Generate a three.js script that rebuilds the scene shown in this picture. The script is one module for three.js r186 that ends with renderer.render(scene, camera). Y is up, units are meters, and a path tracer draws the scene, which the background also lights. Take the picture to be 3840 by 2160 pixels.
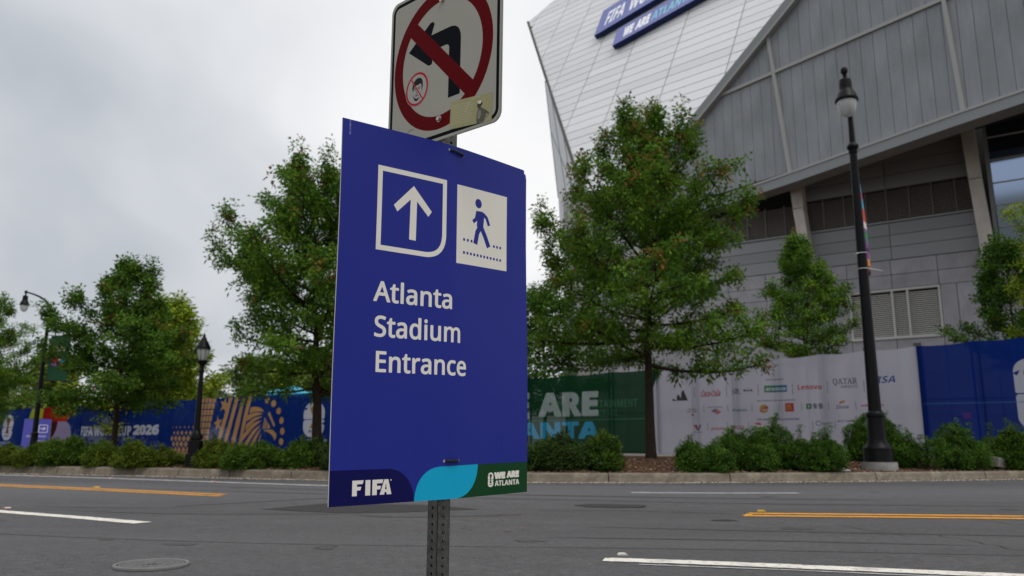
import * as THREE from 'three';
import { mergeGeometries, toCreasedNormals } from 'three/addons/utils/BufferGeometryUtils.js';
import { RoundedBoxGeometry } from 'three/addons/geometries/RoundedBoxGeometry.js';
import { ImprovedNoise } from 'three/addons/math/ImprovedNoise.js';

const V3 = (x, y, z) => new THREE.Vector3(x, y, z);
const rad = THREE.MathUtils.degToRad, lerp = THREE.MathUtils.lerp, clamp = THREE.MathUtils.clamp, sstep = THREE.MathUtils.smoothstep;
function rng(seed) { let s = seed >>> 0; return () => { s = (s + 0x6d2b79f5) | 0; let t = Math.imul(s ^ (s >>> 15), 1 | s); t = (t + Math.imul(t ^ (t >>> 7), 61 | t)) ^ t; return ((t ^ (t >>> 14)) >>> 0) / 4294967296; }; }
const perlin = new ImprovedNoise();
function fbm(x, y, z, oct = 5, gain = 0.5) { let a = 1, s = 0, n = 0; for (let i = 0; i < oct; i++) { s += a * perlin.noise(x, y, z + i * 7.3); n += a; a *= gain; x *= 2.03; y *= 2.03; z *= 2.03; } return s / n; }

// ---------------------------------------------------------------- camera, sky, sun, exposure
const scene = new THREE.Scene();
const camera = new THREE.PerspectiveCamera(39.774, 16 / 9, 0.1, 3000);
camera.rotation.order = 'YXZ';
camera.rotation.set(rad(11.3), 0, rad(0.25));
camera.position.set(0, 0.65, 0);          // the photographer kneels at the kerb
camera.focus = 2.72; camera.userData.fStop = 4.2;
const renderer = new THREE.WebGLRenderer({ antialias: true });
renderer.setSize(1024, 576);
renderer.toneMapping = THREE.LinearToneMapping;
renderer.toneMappingExposure = 1.0;
renderer.outputColorSpace = THREE.SRGBColorSpace;
renderer.shadowMap.enabled = true;

{ // an overcast sky: soft grey cloud in broad rolls, the same all round
  const W = 1024, H = 512, d = new Float32Array(W * H * 4);
  for (let j = 0; j < H; j++) for (let i = 0; i < W; i++) {
    const el = ((j + 0.5) / H - 0.5) * Math.PI, az = ((i + 0.5) / W - 0.5) * 2 * Math.PI;
    const x = Math.cos(el) * Math.cos(az), y = Math.sin(el), z = Math.cos(el) * Math.sin(az);
    const k = 1 / (Math.max(y, 0) + 0.42), px = x * k, pz = z * k;
    const wx = fbm(px * 1.1 + 3, 4.2, pz * 1.1, 3) * 0.6, wz = fbm(px * 1.1, 9.1, pz * 1.1 + 5, 3) * 0.6;
    const big = fbm(px * 0.75 + 15.91 + wx, 1.7, pz * 0.75 + 9.84 + wz, 3, 0.5);
    const fine = fbm(px * 2.6 + wx * 1.5, 5.5, pz * 2.0 + wz * 1.5, 5, 0.55);
    let b = 0.62 + big * 1.3 + fine * 0.55;
    b = clamp(b, 0, 1); 
    const low = sstep(y, -0.02, 0.3), high = 1 + 0.45 * sstep(y, 0.5, 1); // an overcast sky is brightest overhead
    const v = lerp(0.55, 0.96, b) * lerp(0.92, 1, low) * high;
    const tint = 1 - b;
    const o = (j * W + i) * 4;
    d[o] = v * (1 - 0.10 * tint); d[o + 1] = v * (1 - 0.035 * tint); d[o + 2] = v * (1.012 + 0.04 * tint); d[o + 3] = 1;
  }
  const t = new THREE.DataTexture(d, W, H, THREE.RGBAFormat, THREE.FloatType);
  t.mapping = THREE.EquirectangularReflectionMapping; t.magFilter = THREE.LinearFilter; t.needsUpdate = true;
  scene.background = t; scene.environment = t;
}
const sun = new THREE.DirectionalLight(0xfff4e6, 1.15);   // the veiled sun, behind the camera and to its right
sun.position.set(28, 92, 32); sun.target.position.set(0, 0, -15);
sun.castShadow = true; sun.shadow.radius = 60; sun.shadow.mapSize.set(2048, 2048);
Object.assign(sun.shadow.camera, { left: -70, right: 70, top: 70, bottom: -70, near: 1, far: 260 });
scene.add(sun, sun.target);

// ---------------------------------------------------------------- helpers
const used = new Map();
function numbered(name) { const n = used.get(name) ?? 0; used.set(name, n + 1); return n ? name + '_' + String(n).padStart(3, '0') : name; }
function tag(o, label, category, group) { o.userData.label = label; o.userData.category = category; if (group) o.userData.group = group; return o; }
function thing(name, label, category, pos = [0, 0, 0], turn = 0, group) {
  const o = new THREE.Group(); o.name = numbered(name); o.position.set(...pos); o.rotation.y = turn; scene.add(o); return tag(o, label, category, group);
}
function flat(g) { const h = g.index ? g.toNonIndexed() : g; for (const k of Object.keys(h.attributes)) if (!['position', 'normal', 'uv'].includes(k)) h.deleteAttribute(k); if (!h.attributes.uv) h.setAttribute('uv', new THREE.BufferAttribute(new Float32Array(h.attributes.position.count * 2), 2)); return h; }
function obj(name, geos, mat, parent = scene) {
  const list = [].concat(geos), g = list.length === 1 ? list[0] : mergeGeometries(list.map(flat));
  const m = new THREE.Mesh(g, mat); m.name = parent === scene ? numbered(name) : name; m.castShadow = m.receiveShadow = true; parent.add(m); return m;
}
function struct(name, geos, mat) { const m = obj(name, geos, mat); m.userData.kind = 'structure'; return m; }
function bx(w, h, d, x = 0, y = 0, z = 0, r = 0) { const g = r ? new RoundedBoxGeometry(w, h, d, 2, r) : new THREE.BoxGeometry(w, h, d); g.translate(x, y, z); return g; }
function lathe(pts, seg = 24) { return new THREE.LatheGeometry(pts.map((p) => new THREE.Vector2(...p)), seg); }
function limb(path, radii, seg = 7, cap = true) { // a tapered tube along a polyline
  const n = path.length, pos = [], uv = [], idx = []; let nrm = null, len = 0;
  for (let i = 0; i < n; i++) {
    const t = path[Math.min(i + 1, n - 1)].clone().sub(path[Math.max(i - 1, 0)]).normalize();
    if (!nrm) { nrm = Math.abs(t.y) > 0.9 ? V3(1, 0, 0) : V3(0, 1, 0); }
    nrm = nrm.clone().sub(t.clone().multiplyScalar(nrm.dot(t))).normalize();
    const bi = t.clone().cross(nrm); if (i) len += path[i].distanceTo(path[i - 1]);
    for (let k = 0; k <= seg; k++) { const a = (k / seg) * Math.PI * 2, p = path[i].clone().addScaledVector(nrm, Math.cos(a) * radii[i]).addScaledVector(bi, Math.sin(a) * radii[i]); pos.push(p.x, p.y, p.z); uv.push((k / seg) * radii[0] * 6.28, len); }
  }
  for (let i = 0; i < n - 1; i++) for (let k = 0; k < seg; k++) { const a = i * (seg + 1) + k, b = a + seg + 1; idx.push(a, a + 1, b, b, a + 1, b + 1); }
  if (cap) for (const [r, e] of [[0, 0], [n - 1, 1]]) { const c = pos.length / 3; pos.push(path[r].x, path[r].y, path[r].z); uv.push(0, 0); for (let k = 0; k < seg; k++) { const a = r * (seg + 1) + k; e ? idx.push(c, a, a + 1) : idx.push(c, a + 1, a); } }
  const g = new THREE.BufferGeometry(); g.setAttribute('position', new THREE.Float32BufferAttribute(pos, 3)); g.setAttribute('uv', new THREE.Float32BufferAttribute(uv, 2)); g.setIndex(idx); g.computeVertexNormals(); return g;
}
function curve(pts, n) { return new THREE.CatmullRomCurve3(pts.map((p) => V3(p[0], p[2] === undefined ? 0 : p[1], p[2] === undefined ? p[1] : p[2])), false, 'centripetal').getSpacedPoints(n); }
function ribbon(line, off0, off1, y) { // a flat strip beside a ground line, uv in metres
  const pos = [], uv = [], idx = []; let s = 0;
  line.forEach((p, i) => {
    const t = line[Math.min(i + 1, line.length - 1)].clone().sub(line[Math.max(i - 1, 0)]).setY(0).normalize(), n = V3(t.z, 0, -t.x);
    if (i) s += p.distanceTo(line[i - 1]);
    for (const o of [off0, off1]) { pos.push(p.x + n.x * o, y, p.z + n.z * o); uv.push(s, o); }
    if (i) { const a = 2 * i - 2; idx.push(a, a + 2, a + 1, a + 1, a + 2, a + 3); }
  });
  const g = new THREE.BufferGeometry(); g.setAttribute('position', new THREE.Float32BufferAttribute(pos, 3)); g.setAttribute('uv', new THREE.Float32BufferAttribute(uv, 2)); g.setIndex(idx); g.computeVertexNormals();
  if (g.attributes.normal.getY(0) < 0) { const k = g.index.array; for (let i = 0; i < k.length; i += 3) { const q = k[i]; k[i] = k[i + 1]; k[i + 1] = q; } g.computeVertexNormals(); }
  return g;
}
// ---------------------------------------------------------------- textures
function noiseTex(n, f, srgb = true) { // f(u, v, tileable noise) -> [r, g, b] in 0..1
  const d = new Uint8Array(n * n * 4);
  for (let j = 0; j < n; j++) for (let i = 0; i < n; i++) { const c = f(i / n, j / n), o = (j * n + i) * 4; for (let k = 0; k < 3; k++) d[o + k] = clamp(c[k], 0, 1) * 255; d[o + 3] = 255; }
  const t = new THREE.DataTexture(d, n, n, THREE.RGBAFormat); t.wrapS = t.wrapT = THREE.RepeatWrapping; t.magFilter = THREE.LinearFilter; if (srgb) t.colorSpace = THREE.SRGBColorSpace; t.needsUpdate = true; return t;
}
const tn = (u, v, f, z = 0) => { // tileable 2D noise on a torus of lattice size f (blended copies)
  const a = perlin.noise(u * f, v * f, z), b = perlin.noise((u - 1) * f, v * f, z), c = perlin.noise(u * f, (v - 1) * f, z), d = perlin.noise((u - 1) * f, (v - 1) * f, z);
  return lerp(lerp(a, b, u), lerp(c, d, u), v);
};
function scaled(t, sx, sy = sx) { const c = t.clone(); c.repeat.set(sx, sy); c.needsUpdate = true; return c; }
function canvas(w, h, draw) { const c = document.createElement('canvas'); c.width = w; c.height = h; const x = c.getContext('2d'); draw(x, w, h); const t = new THREE.CanvasTexture(c); t.colorSpace = THREE.SRGBColorSpace; t.anisotropy = 8; return t; }
function fit(x, text, x0, x1, top, base, font, color, extra = 0, slant = 0) { // text squeezed into a box; top = cap height
  const px = (base - top) / 0.714; x.save(); x.font = font.replace('#', px.toFixed(1)); const w = x.measureText(text).width;
  x.translate(x0, base); x.transform(1, 0, slant, 1, 0, 0); x.scale((x1 - x0) / w, 1); x.fillStyle = color; x.fillText(text, 0, 0);
  if (extra) { x.strokeStyle = color; x.lineWidth = extra * px; x.lineJoin = 'round'; x.strokeText(text, 0, 0); } x.restore();
}
const BOLD = 'bold #px sans-serif', REG = '#px sans-serif', SER = '#px serif';
const poly = (x, pts, c) => { x.fillStyle = c; x.beginPath(); pts.forEach((p, i) => (i ? x.lineTo(...p) : x.moveTo(...p))); x.closePath(); x.fill(); };

const rA = rng(11);
const texAsphalt = noiseTex(1024, (u, v) => { const s = rA(), k = 0.5 + 0.035 * tn(u, v, 9) + 0.07 * tn(u, v, 40, 3) + 0.10 * tn(u, v, 160, 5); const g = k + (s - 0.5) * 0.22 + (s > 0.985 ? 0.22 : 0) - (s < 0.02 ? 0.15 : 0); return [g, g, g * 1.005]; });
const rB = rng(12);
const texConcrete = noiseTex(512, (u, v) => { const k = 0.72 + 0.16 * tn(u, v, 5) + 0.12 * tn(u, v, 17, 2) + 0.08 * tn(u, v, 70, 4) + (rB() - 0.5) * 0.10; return [k, k, k]; });
const rC = rng(13);
const texMulch = noiseTex(512, (u, v) => { const a = tn(u, v, 60, 1) + 0.6 * tn(u, v, 130, 2), k = 0.42 + 0.42 * a + (rC() - 0.5) * 0.25; return [k * 1.02, k * 0.80, k * 0.63]; });
const rP = rng(19);
const texPaint = noiseTex(512, (u, v) => { const c = tn(u, v, 30, 8) + 0.7 * tn(u, v, 90, 1), k = 0.93 + 0.06 * tn(u, v, 8) - 0.40 * sstep(c, 0.34, 0.60) - 0.12 * sstep(tn(u, v, 5, 4), 0.1, 0.5) + (rP() - 0.5) * 0.05; return [k, k, k]; });
const rD = rng(14);
const texBark = noiseTex(256, (u, v) => { const k = 0.5 + 0.35 * tn(u * 1, v * 0.35, 30, 1) + 0.2 * tn(u, v, 60, 2) + (rD() - 0.5) * 0.15; return [k, k * 0.93, k * 0.84]; });
const rE = rng(15);
const texStain = noiseTex(512, (u, v) => { const k = 0.86 + 0.05 * tn(u, v * 0.25, 22, 6) + 0.10 * tn(u, v, 4, 2) + 0.03 * tn(u, v, 40, 3) + (rE() - 0.5) * 0.03; return [k, k, k * 1.01]; });
const rF = rng(16);
const texWeave = noiseTex(256, (u, v) => { const k = 0.84 + 0.08 * Math.sin(u * 256 * Math.PI / 2) * Math.sin(v * 256 * Math.PI / 2) + 0.06 * (rF() - 0.5) + 0.08 * tn(u, v, 6); return [k, k, k]; });
const lin = (r, g, b) => new THREE.Color().setRGB(r, g, b);
const std = (c, rough = 0.8, extra = {}) => new THREE.MeshPhysicalMaterial({ color: c, roughness: rough, specularIntensity: 0.35, ...extra });
const texSheen = noiseTex(256, (u, v) => { const k = 0.62 + 0.22 * tn(u, v, 4, 3) + 0.16 * tn(u, v * 0.4, 20, 1); return [k, k, k]; }, false);
const M = {
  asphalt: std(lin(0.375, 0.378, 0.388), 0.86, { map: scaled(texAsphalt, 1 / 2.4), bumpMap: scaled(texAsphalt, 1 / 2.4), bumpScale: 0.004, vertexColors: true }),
  patch: std(lin(0.20, 0.19, 0.195), 0.9, { map: scaled(texAsphalt, 1 / 1.3), bumpMap: scaled(texAsphalt, 1 / 1.3), bumpScale: 0.006 }),
  tar: std(lin(0.035, 0.034, 0.034), 0.75),
  kerb: std(lin(0.40, 0.345, 0.27), 0.9, { map: scaled(texConcrete, 1 / 1.6), bumpMap: scaled(texConcrete, 1 / 1.6), bumpScale: 0.004 }),
  gutter: std(lin(0.74, 0.68, 0.59), 0.9, { map: scaled(texConcrete, 1 / 2) }),
  concrete: std(lin(0.52, 0.51, 0.49), 0.9, { map: scaled(texConcrete, 1 / 3) }),
  mulch: std(lin(0.55, 0.44, 0.36), 1, { map: scaled(texMulch, 1 / 1.5), bumpMap: scaled(texMulch, 1 / 1.5), bumpScale: 0.03 }),
  chip: std(lin(1, 1, 1), 1),
  white: std(lin(0.84, 0.81, 0.74), 0.7, { map: scaled(texPaint, 0.9) }),
  whiteDim: std(lin(0.56, 0.545, 0.53), 0.8, { map: scaled(texPaint, 0.9) }),
  yellow: std(lin(0.86, 0.38, 0.04), 0.7, { map: scaled(texPaint, 0.9) }),
  bark: std(lin(0.20, 0.17, 0.145), 1, { map: scaled(texBark, 3, 0.8), bumpMap: scaled(texBark, 3, 0.8), bumpScale: 0.02 }),
  barkDark: std(lin(0.115, 0.095, 0.08), 1, { map: scaled(texBark, 3, 0.8), bumpMap: scaled(texBark, 3, 0.8), bumpScale: 0.02 }),
  black: std(lin(0.007, 0.007, 0.008), 0.32, { specularIntensity: 0.22 }),
  galv: std(lin(0.24, 0.245, 0.24), 0.5, { metalness: 0.75, map: scaled(texConcrete, 6) }),
  castIron: std(lin(0.27, 0.275, 0.275), 0.6, { map: scaled(texConcrete, 4) }),
};

// ================================================================ THE SETTING
struct('ground', (() => { const g = new THREE.CircleGeometry(1500, 48); g.rotateX(-Math.PI / 2); g.translate(0, -0.06, -200); return g; })(), std(lin(0.16, 0.15, 0.12), 1));
const kerbLine = curve([[-60, -34], [-40, -28.6], [-22, -22.3], [-14.33, -19.82], [-12.03, -19.2], [-9.86, -18.62], [-7.71, -17.9], [-5.66, -17.0], [-3.82, -16.3], [-1.73, -15.8], [0.33, -15.62], [3.17, -15.8], [5.69, -16.4], [8.53, -17.3], [11.61, -18.5], [14.41, -19.4], [20, -20.3], [32, -20.6], [60, -17]], 640);
const road = struct('road', (() => { // asphalt with worn wheel paths and blotches
  const xs = [], zs = []; for (let x = -70; x < -17; x += 4) xs.push(x); for (let x = -17; x <= 17; x += 0.2) xs.push(x); for (let x = 20; x <= 70; x += 4) xs.push(x);
  for (let z = -36; z < -21.5; z += 2) zs.push(z); for (let z = -21.5; z <= -3; z += 0.2) zs.push(z); for (let z = 0; z <= 40; z += 4) zs.push(z);
  const pos = [], uv = [], col = [], idx = [];
  zs.forEach((z, j) => xs.forEach((x, i) => {
    pos.push(x, 0, z); uv.push(x, z);
    const along = z + 0.028 * x * x * 0.5; // across the gently curving lanes
    const streak = 0.6 * fbm(x * 0.03, along * 0.8, 2.2, 3, 0.6) + 0.6 * fbm(x * 0.09, along * 3.2, 6.2, 3, 0.6), blot = fbm(x * 0.35, 3.1, z * 0.45, 4, 0.55), fine = fbm(x * 1.7, 8.8, z * 3.2, 3);
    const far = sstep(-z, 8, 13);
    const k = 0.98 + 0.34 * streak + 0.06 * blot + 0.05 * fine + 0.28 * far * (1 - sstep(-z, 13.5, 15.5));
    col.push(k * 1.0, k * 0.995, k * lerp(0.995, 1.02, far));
    if (i && j) { const n = xs.length, a = (j - 1) * n + i - 1; idx.push(a, a + n, a + 1, a + 1, a + n, a + n + 1); }
  }));
  const g = new THREE.BufferGeometry(); g.setAttribute('position', new THREE.Float32BufferAttribute(pos, 3)); g.setAttribute('uv', new THREE.Float32BufferAttribute(uv, 2)); g.setAttribute('color', new THREE.Float32BufferAttribute(col, 3)); g.setIndex(idx); g.computeVertexNormals(); return g;
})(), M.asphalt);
{ // painted lines, patches and tar seams belong to the road
  const rough = (pts, n, a, b, y, seed, mat, name) => { // a line with slightly worn edges
    const line = curve(pts, n), r = rng(seed), g = ribbon(line, a, b, y), p = g.attributes.position;
    for (let i = 0; i < p.count; i++) { const w = 0.10 * fbm(i * 0.11, seed, 3.3, 3) * (b - a) + (r() - 0.5) * 0.014; p.setZ(i, p.getZ(i) + w); }
    return obj(name, g, mat, road);
  };
  const L = [[-34, -27.6], [-22, -22.6], [-13.73, -19.0], [-11.23, -17.97], [-7.77, -16.24], [-4.87, -14.65], [-3.11, -13.76], [-1.2, -12.9]];
  rough(L, 420, -0.10, 0.10, 0.004, 1, M.whiteDim, 'lane_line');
  rough([[1.76, -12.05], [3.0, -12.03], [4.24, -12.12]], 60, -0.085, 0.085, 0.004, 2, M.whiteDim, 'lane_line');
  const yl = [[-30, -25.5], [-18, -18.9], [-10.62, -14.73], [-8.37, -13.42], [-5.78, -12.05], [-3.75, -10.9]], yr = [[2.28, -8.2], [3.56, -8.12], [4.94, -8.0], [7, -7.75], [12, -7.0], [25, -4.4]];
  for (const o of [-0.19, 0.07]) rough(yl.map((p, i) => (i === 5 && o > 0 ? [p[0] - 0.2, p[1] - 0.11] : p)), 300, o, o + 0.125, 0.004, 3 + o * 10, M.yellow, 'centre_line');
  for (const o of [-0.20, 0.08]) rough(yr.map((p, i) => (i === 0 && o > 0 ? [p[0] + 0.12, p[1]] : p)), 300, o, o + 0.135, 0.004, 5 + o * 10, M.yellow, 'centre_line');
  rough([[-16, -15.2], [-9.5, -10.95], [-6.49, -9.05], [-5.08, -8.19], [-4.05, -7.61], [-3.14, -7.06]], 220, -0.085, 0.085, 0.004, 8, M.white, 'lane_line');
  rough([[0.55, -4.93], [1.17, -4.79], [1.98, -4.56], [2.67, -4.37], [3.05, -4.26], [5, -3.6]], 160, -0.085, 0.07, 0.004, 9, M.white, 'lane_line');
  rough([[0.75, -4.83], [1.6, -4.62], [2.67, -4.32]], 40, -0.125, -0.1, 0.004, 10, M.whiteDim, 'lane_line');
  const blob = (cx, cz, rx, rz, seed, y, mat, name, lump = 0.25, turn = 0) => { const r = rng(seed), ph = r() * 9, s = new THREE.Shape(); for (let i = 0; i < 40; i++) { const a = i / 40 * 6.2832, k = 1 + lump * fbm(Math.cos(a) * 1.5 + ph, Math.sin(a) * 1.5, ph, 3) * 2; const X = Math.cos(a) * rx * k, Z = Math.sin(a) * rz * k, c = Math.cos(turn), q = Math.sin(turn); const p = [cx + X * c - Z * q, cz + X * q + Z * c]; i ? s.lineTo(p[0], -p[1]) : s.moveTo(p[0], -p[1]); } const g = new THREE.ShapeGeometry(s); g.rotateX(-Math.PI / 2); g.translate(0, y, 0); return obj(name, g, mat, road); };
  const quad = new THREE.Shape(); [[-2.62, -8.62], [-2.15, -9.5], [-0.9, -9.35], [-0.35, -8.75], [-1.1, -8.3], [-1.75, -8.2]].forEach((p, i) => (i ? quad.lineTo(p[0], -p[1]) : quad.moveTo(p[0], -p[1])));
  const qg = new THREE.ShapeGeometry(quad); qg.rotateX(-Math.PI / 2); qg.translate(0, 0.003, 0); obj('asphalt_patch', qg, M.patch, road);
  blob(1.14, -9.3, 0.40, 0.30, 4, 0.005, M.patch, 'asphalt_patch', 0.35);
  blob(1.95, -7.55, 0.12, 0.09, 6, 0.003, M.tar, 'asphalt_patch', 0.4);
  const seam = (pts, w, y) => obj('tar_seam', ribbon(curve(pts, 40), -w, w, y), M.tar, road);
  seam([[-3.65, -8.95], [-3.1, -9.6], [-2.5, -10.3], [-1.8, -10.75], [-1.2, -10.9]], 0.018, 0.0025);
  seam([[-1.45, -7.9], [-1.1, -7.75], [-0.5, -7.85], [0.1, -8.05]], 0.014, 0.0025);
  seam([[0.3, -8.55], [1.0, -8.6], [1.6, -8.5], [2.2, -8.32]], 0.010, 0.0025);
  seam([[-13, -16.6], [-8, -14.4], [-3, -12.2], [0, -11.3], [4, -10.5], [11, -9.9]], 0.008, 0.0024); seam([[-9, -8.6], [-5, -6.6], [-2, -5.7], [1.5, -5.4], [5, -4.9]], 0.006, 0.0024);
  { const drip = std(lin(0.27, 0.265, 0.265), 0.7, { map: scaled(texAsphalt, 1 / 2.4) }); const rr = rng(55); for (let i = 0; i < 26; i++) { const x = -7 + rr() * 14, z = -5.2 - rr() * 8; if (Math.abs(z + 8.4 - 0.02 * x * x) < 0.6) continue; blob(x, z, 0.03 + rr() * 0.13, 0.03 + rr() * 0.10, 300 + i, 0.0018, drip, 'oil_stain', 0.5); } }
  const rc = rng(77); for (const [sx, sz, n] of [[3.35, -5.2, 11], [4.5, -7.1, 10], [3.0, -6.3, 6]]) { const p = [[sx, sz]]; for (let i = 0; i < n; i++) p.push([p[i][0] + (rc() - 0.55) * 0.10, p[i][1] - 0.05 - rc() * 0.14]); obj('crack', ribbon(curve(p, 40), -0.004, 0.004, 0.0025), M.tar, road); }
  const worn = std(lin(0.30, 0.30, 0.303), 0.85, { map: scaled(texAsphalt, 1 / 2.4) }); for (const [p, w] of [[[[-4.4, -8.3], [-3.4, -8.05], [-2.4, -8.0], [-1.3, -8.15]], 0.05], [[[-5.2, -8.9], [-4.2, -8.75], [-3.1, -8.8]], 0.04], [[[0.6, -6.9], [2.2, -6.6], [3.8, -6.35], [6, -6.0]], 0.06], [[[0.2, -6.1], [1.8, -5.95], [3.2, -5.7]], 0.05], [[[-6.5, -14.2], [-3, -12.6], [1, -11.2], [5, -10.6]], 0.10], [[[-6, -12.8], [-2, -11.2], [2.5, -9.9], [7, -9.4]], 0.09]]) { const line = curve(p, 60), g = ribbon(line, -w, w, 0.0022), q = g.attributes.position; for (let i = 0; i < q.count; i++) { const e = Math.min(1, Math.min(i, q.count - 1 - i) / 26); q.setZ(i, lerp(line[i >> 1].z, q.getZ(i), e * (0.7 + 0.6 * fbm(i * 0.13, w * 90, 1, 3)))); } obj('tyre_mark', g, worn, road); }
  const bm = std(lin(0.05, 0.13, 0.30), 0.8), rb = rng(6);
  for (const [x, z, dx, dz] of [[4.72, -7.35, 0.10, 0.22], [4.80, -7.6, -0.05, 0.16], [4.64, -7.62, 0.03, 0.10]]) obj('utility_mark', ribbon([V3(x, 0, z), V3(x + dx * 0.5 + rb() * 0.02, 0, z - dz * 0.5), V3(x + dx, 0, z - dz)], -0.012, 0.012, 0.0035), bm, road);
}
{ // far kerb of separately cast lengths, with a concrete gutter before it
  struct('gutter', ribbon(kerbLine, -0.5, 0.02, 0.004), M.gutter);
  const kerb = new THREE.Group(); kerb.name = 'kerb'; kerb.userData.kind = 'structure'; scene.add(kerb);
  const cuts = [-60, -52, -45, -39, -34, -30, -27, -24.2, -22, -20, -18.2, -16.4, -14.6, -12.9, -11.15, -10.45, -9.45, -8.4, -7.2, -5.9, -4.45, -2.4, -0.3, 1.87, 4.30, 7.6, 10.5, 13.4, 16.3, 19.2, 23, 28, 34, 42, 50, 60];
  const prof = [[0, 0.0], [0.012, 0.075], [0.022, 0.128], [0.036, 0.152], [0.06, 0.165], [0.12, 0.169], [0.19, 0.168], [0.20, 0.05]], rk = rng(8);
  const mats = [0, 1, 2].map((i) => { const m = M.kerb.clone(); m.color.multiplyScalar(0.9 + i * 0.09); return m; });
  for (let c = 0; c + 1 < cuts.length; c++) {
    const line = kerbLine.filter((p) => p.x > cuts[c] + 0.012 && p.x < cuts[c + 1] - 0.012); if (line.length < 2) continue;
    const endp = (x) => { const i = kerbLine.findIndex((p) => p.x > x), a = kerbLine[i - 1], b = kerbLine[i]; return a.clone().lerp(b, (x - a.x) / (b.x - a.x)); };
    if (c) line.unshift(endp(cuts[c] + 0.012)); if (c + 2 < cuts.length) line.push(endp(cuts[c + 1] - 0.012));
    const pos = [], uv = [], idx = []; let s = rk() * 5;
    line.forEach((p, i) => { const t = line[Math.min(i + 1, line.length - 1)].clone().sub(line[Math.max(i - 1, 0)]).normalize(), n = V3(t.z, 0, -t.x); if (i) s += p.distanceTo(line[i - 1]);
      prof.forEach((q, k) => { const j = 0.006 * fbm(s * 2, k, c, 2); pos.push(p.x + n.x * q[0], Math.max(0, q[1] + (k > 2 ? j : 0)), p.z + n.z * q[0]); uv.push(s, q[0] + q[1]); if (i && k) { const a = (i - 1) * prof.length + k - 1, b = a + prof.length; idx.push(a, b, a + 1, a + 1, b, b + 1); } }); });
    const nl = line.length, np = prof.length; for (const e of [0, nl - 1]) { const b0 = e * np; for (let k = 1; k + 1 < np; k++) e ? idx.push(b0, b0 + k + 1, b0 + k) : idx.push(b0, b0 + k, b0 + k + 1); }
    const g = new THREE.BufferGeometry(); g.setAttribute('position', new THREE.Float32BufferAttribute(pos, 3)); g.setAttribute('uv', new THREE.Float32BufferAttribute(uv, 2)); g.setIndex(idx);
    obj('kerb_stone', toCreasedNormals(g, 0.9), mats[Math.floor(rk() * 3)], kerb);
  }
}
const bedH = (w) => (w < 0.2 ? 0.15 : lerp(0.16, 0.38, sstep(w, 0.1, 2.8)));
const kerbZ = (x) => { const i = Math.max(1, x >= 60 ? kerbLine.length - 1 : kerbLine.findIndex((p) => p.x > x)), a = kerbLine[i - 1], b = kerbLine[i]; return lerp(a.z, b.z, (x - a.x) / (b.x - a.x)); };
const bedNoise = (x, z) => 0.035 * fbm(x * 0.9, 1.1, z * 0.9, 4);
const bedY = (x, z) => { const w = kerbZ(x) - z; return bedH(w) + (w > 0.4 ? bedNoise(x, z) : 0); };
struct('planting_bed', (() => {
  const ws = [0.16, 0.25, 0.4, 0.6, 0.8, 1, 1.25, 1.5, 1.8, 2.1, 2.5, 3, 3.6, 4.4, 5.5, 7, 9, 12, 18, 30, 60], pos = [], uv = [], idx = [];
  kerbLine.forEach((p, i) => ws.forEach((w, k) => { const z = p.z - w; pos.push(p.x, w < 0.3 ? 0.15 : bedY(p.x, z), z); uv.push(p.x, z); if (i && k) { const n = ws.length, a = (i - 1) * n + k - 1, b = a + n; idx.push(a, b, a + 1, a + 1, b, b + 1); } }));
  const g = new THREE.BufferGeometry(); g.setAttribute('position', new THREE.Float32BufferAttribute(pos, 3)); g.setAttribute('uv', new THREE.Float32BufferAttribute(uv, 2)); g.setIndex(idx); g.computeVertexNormals(); return g;
})(), M.mulch);
{ // loose bark chips and dead leaves on the bed
  const r = rng(21), N = 9000, m = new THREE.InstancedMesh(new THREE.BoxGeometry(0.055, 0.012, 0.022), M.chip, N), o = new THREE.Object3D(), c = new THREE.Color();
  for (let i = 0; i < N; i++) {
    const x = -14 + r() * 27, w = 0.22 + Math.pow(r(), 1.4) * 3.2, z = kerbZ(x) - w;
    o.position.set(x, bedY(x, z) + 0.006, z); o.rotation.set((r() - 0.5) * 1.2, r() * 6.28, (r() - 0.5) * 1.2); o.scale.setScalar(0.5 + r() * 1.1); o.updateMatrix(); m.setMatrixAt(i, o.matrix);
    const k = 0.35 + r() * 1.0; r() > 0.12 ? c.setRGB(0.13 * k, 0.085 * k, 0.06 * k) : c.setRGB(0.28 * k, 0.21 * k, 0.14 * k); m.setColorAt(i, c);
  }
  m.name = 'bark_mulch'; m.userData.kind = 'stuff'; tag(m, 'loose brown bark chips scattered over the planting bed behind the kerb', 'bark mulch'); scene.add(m);
}
{ // grit swept into the gutter
  const r = rng(23), N = 2600, m = new THREE.InstancedMesh(new THREE.DodecahedronGeometry(0.011, 0), M.chip, N), o = new THREE.Object3D(), c = new THREE.Color();
  for (let i = 0; i < N; i++) { const x = -14 + r() * 27, z = kerbZ(x) + 0.02 + Math.pow(r(), 2.2) * 0.9; o.position.set(x, 0.008, z); o.rotation.set(r() * 6, r() * 6, 0); o.scale.set(0.5 + r() * 1.3, 0.5 + r() * 0.6, 0.5 + r()); o.updateMatrix(); m.setMatrixAt(i, o.matrix); const k = 0.6 + r() * 0.9; c.setRGB(0.16 * k, 0.13 * k, 0.10 * k); m.setColorAt(i, c); }
  m.name = 'gutter_grit'; m.userData.kind = 'stuff'; tag(m, 'fine brown grit and debris lying along the gutter at the far kerb', 'grit'); scene.add(m);
}
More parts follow.
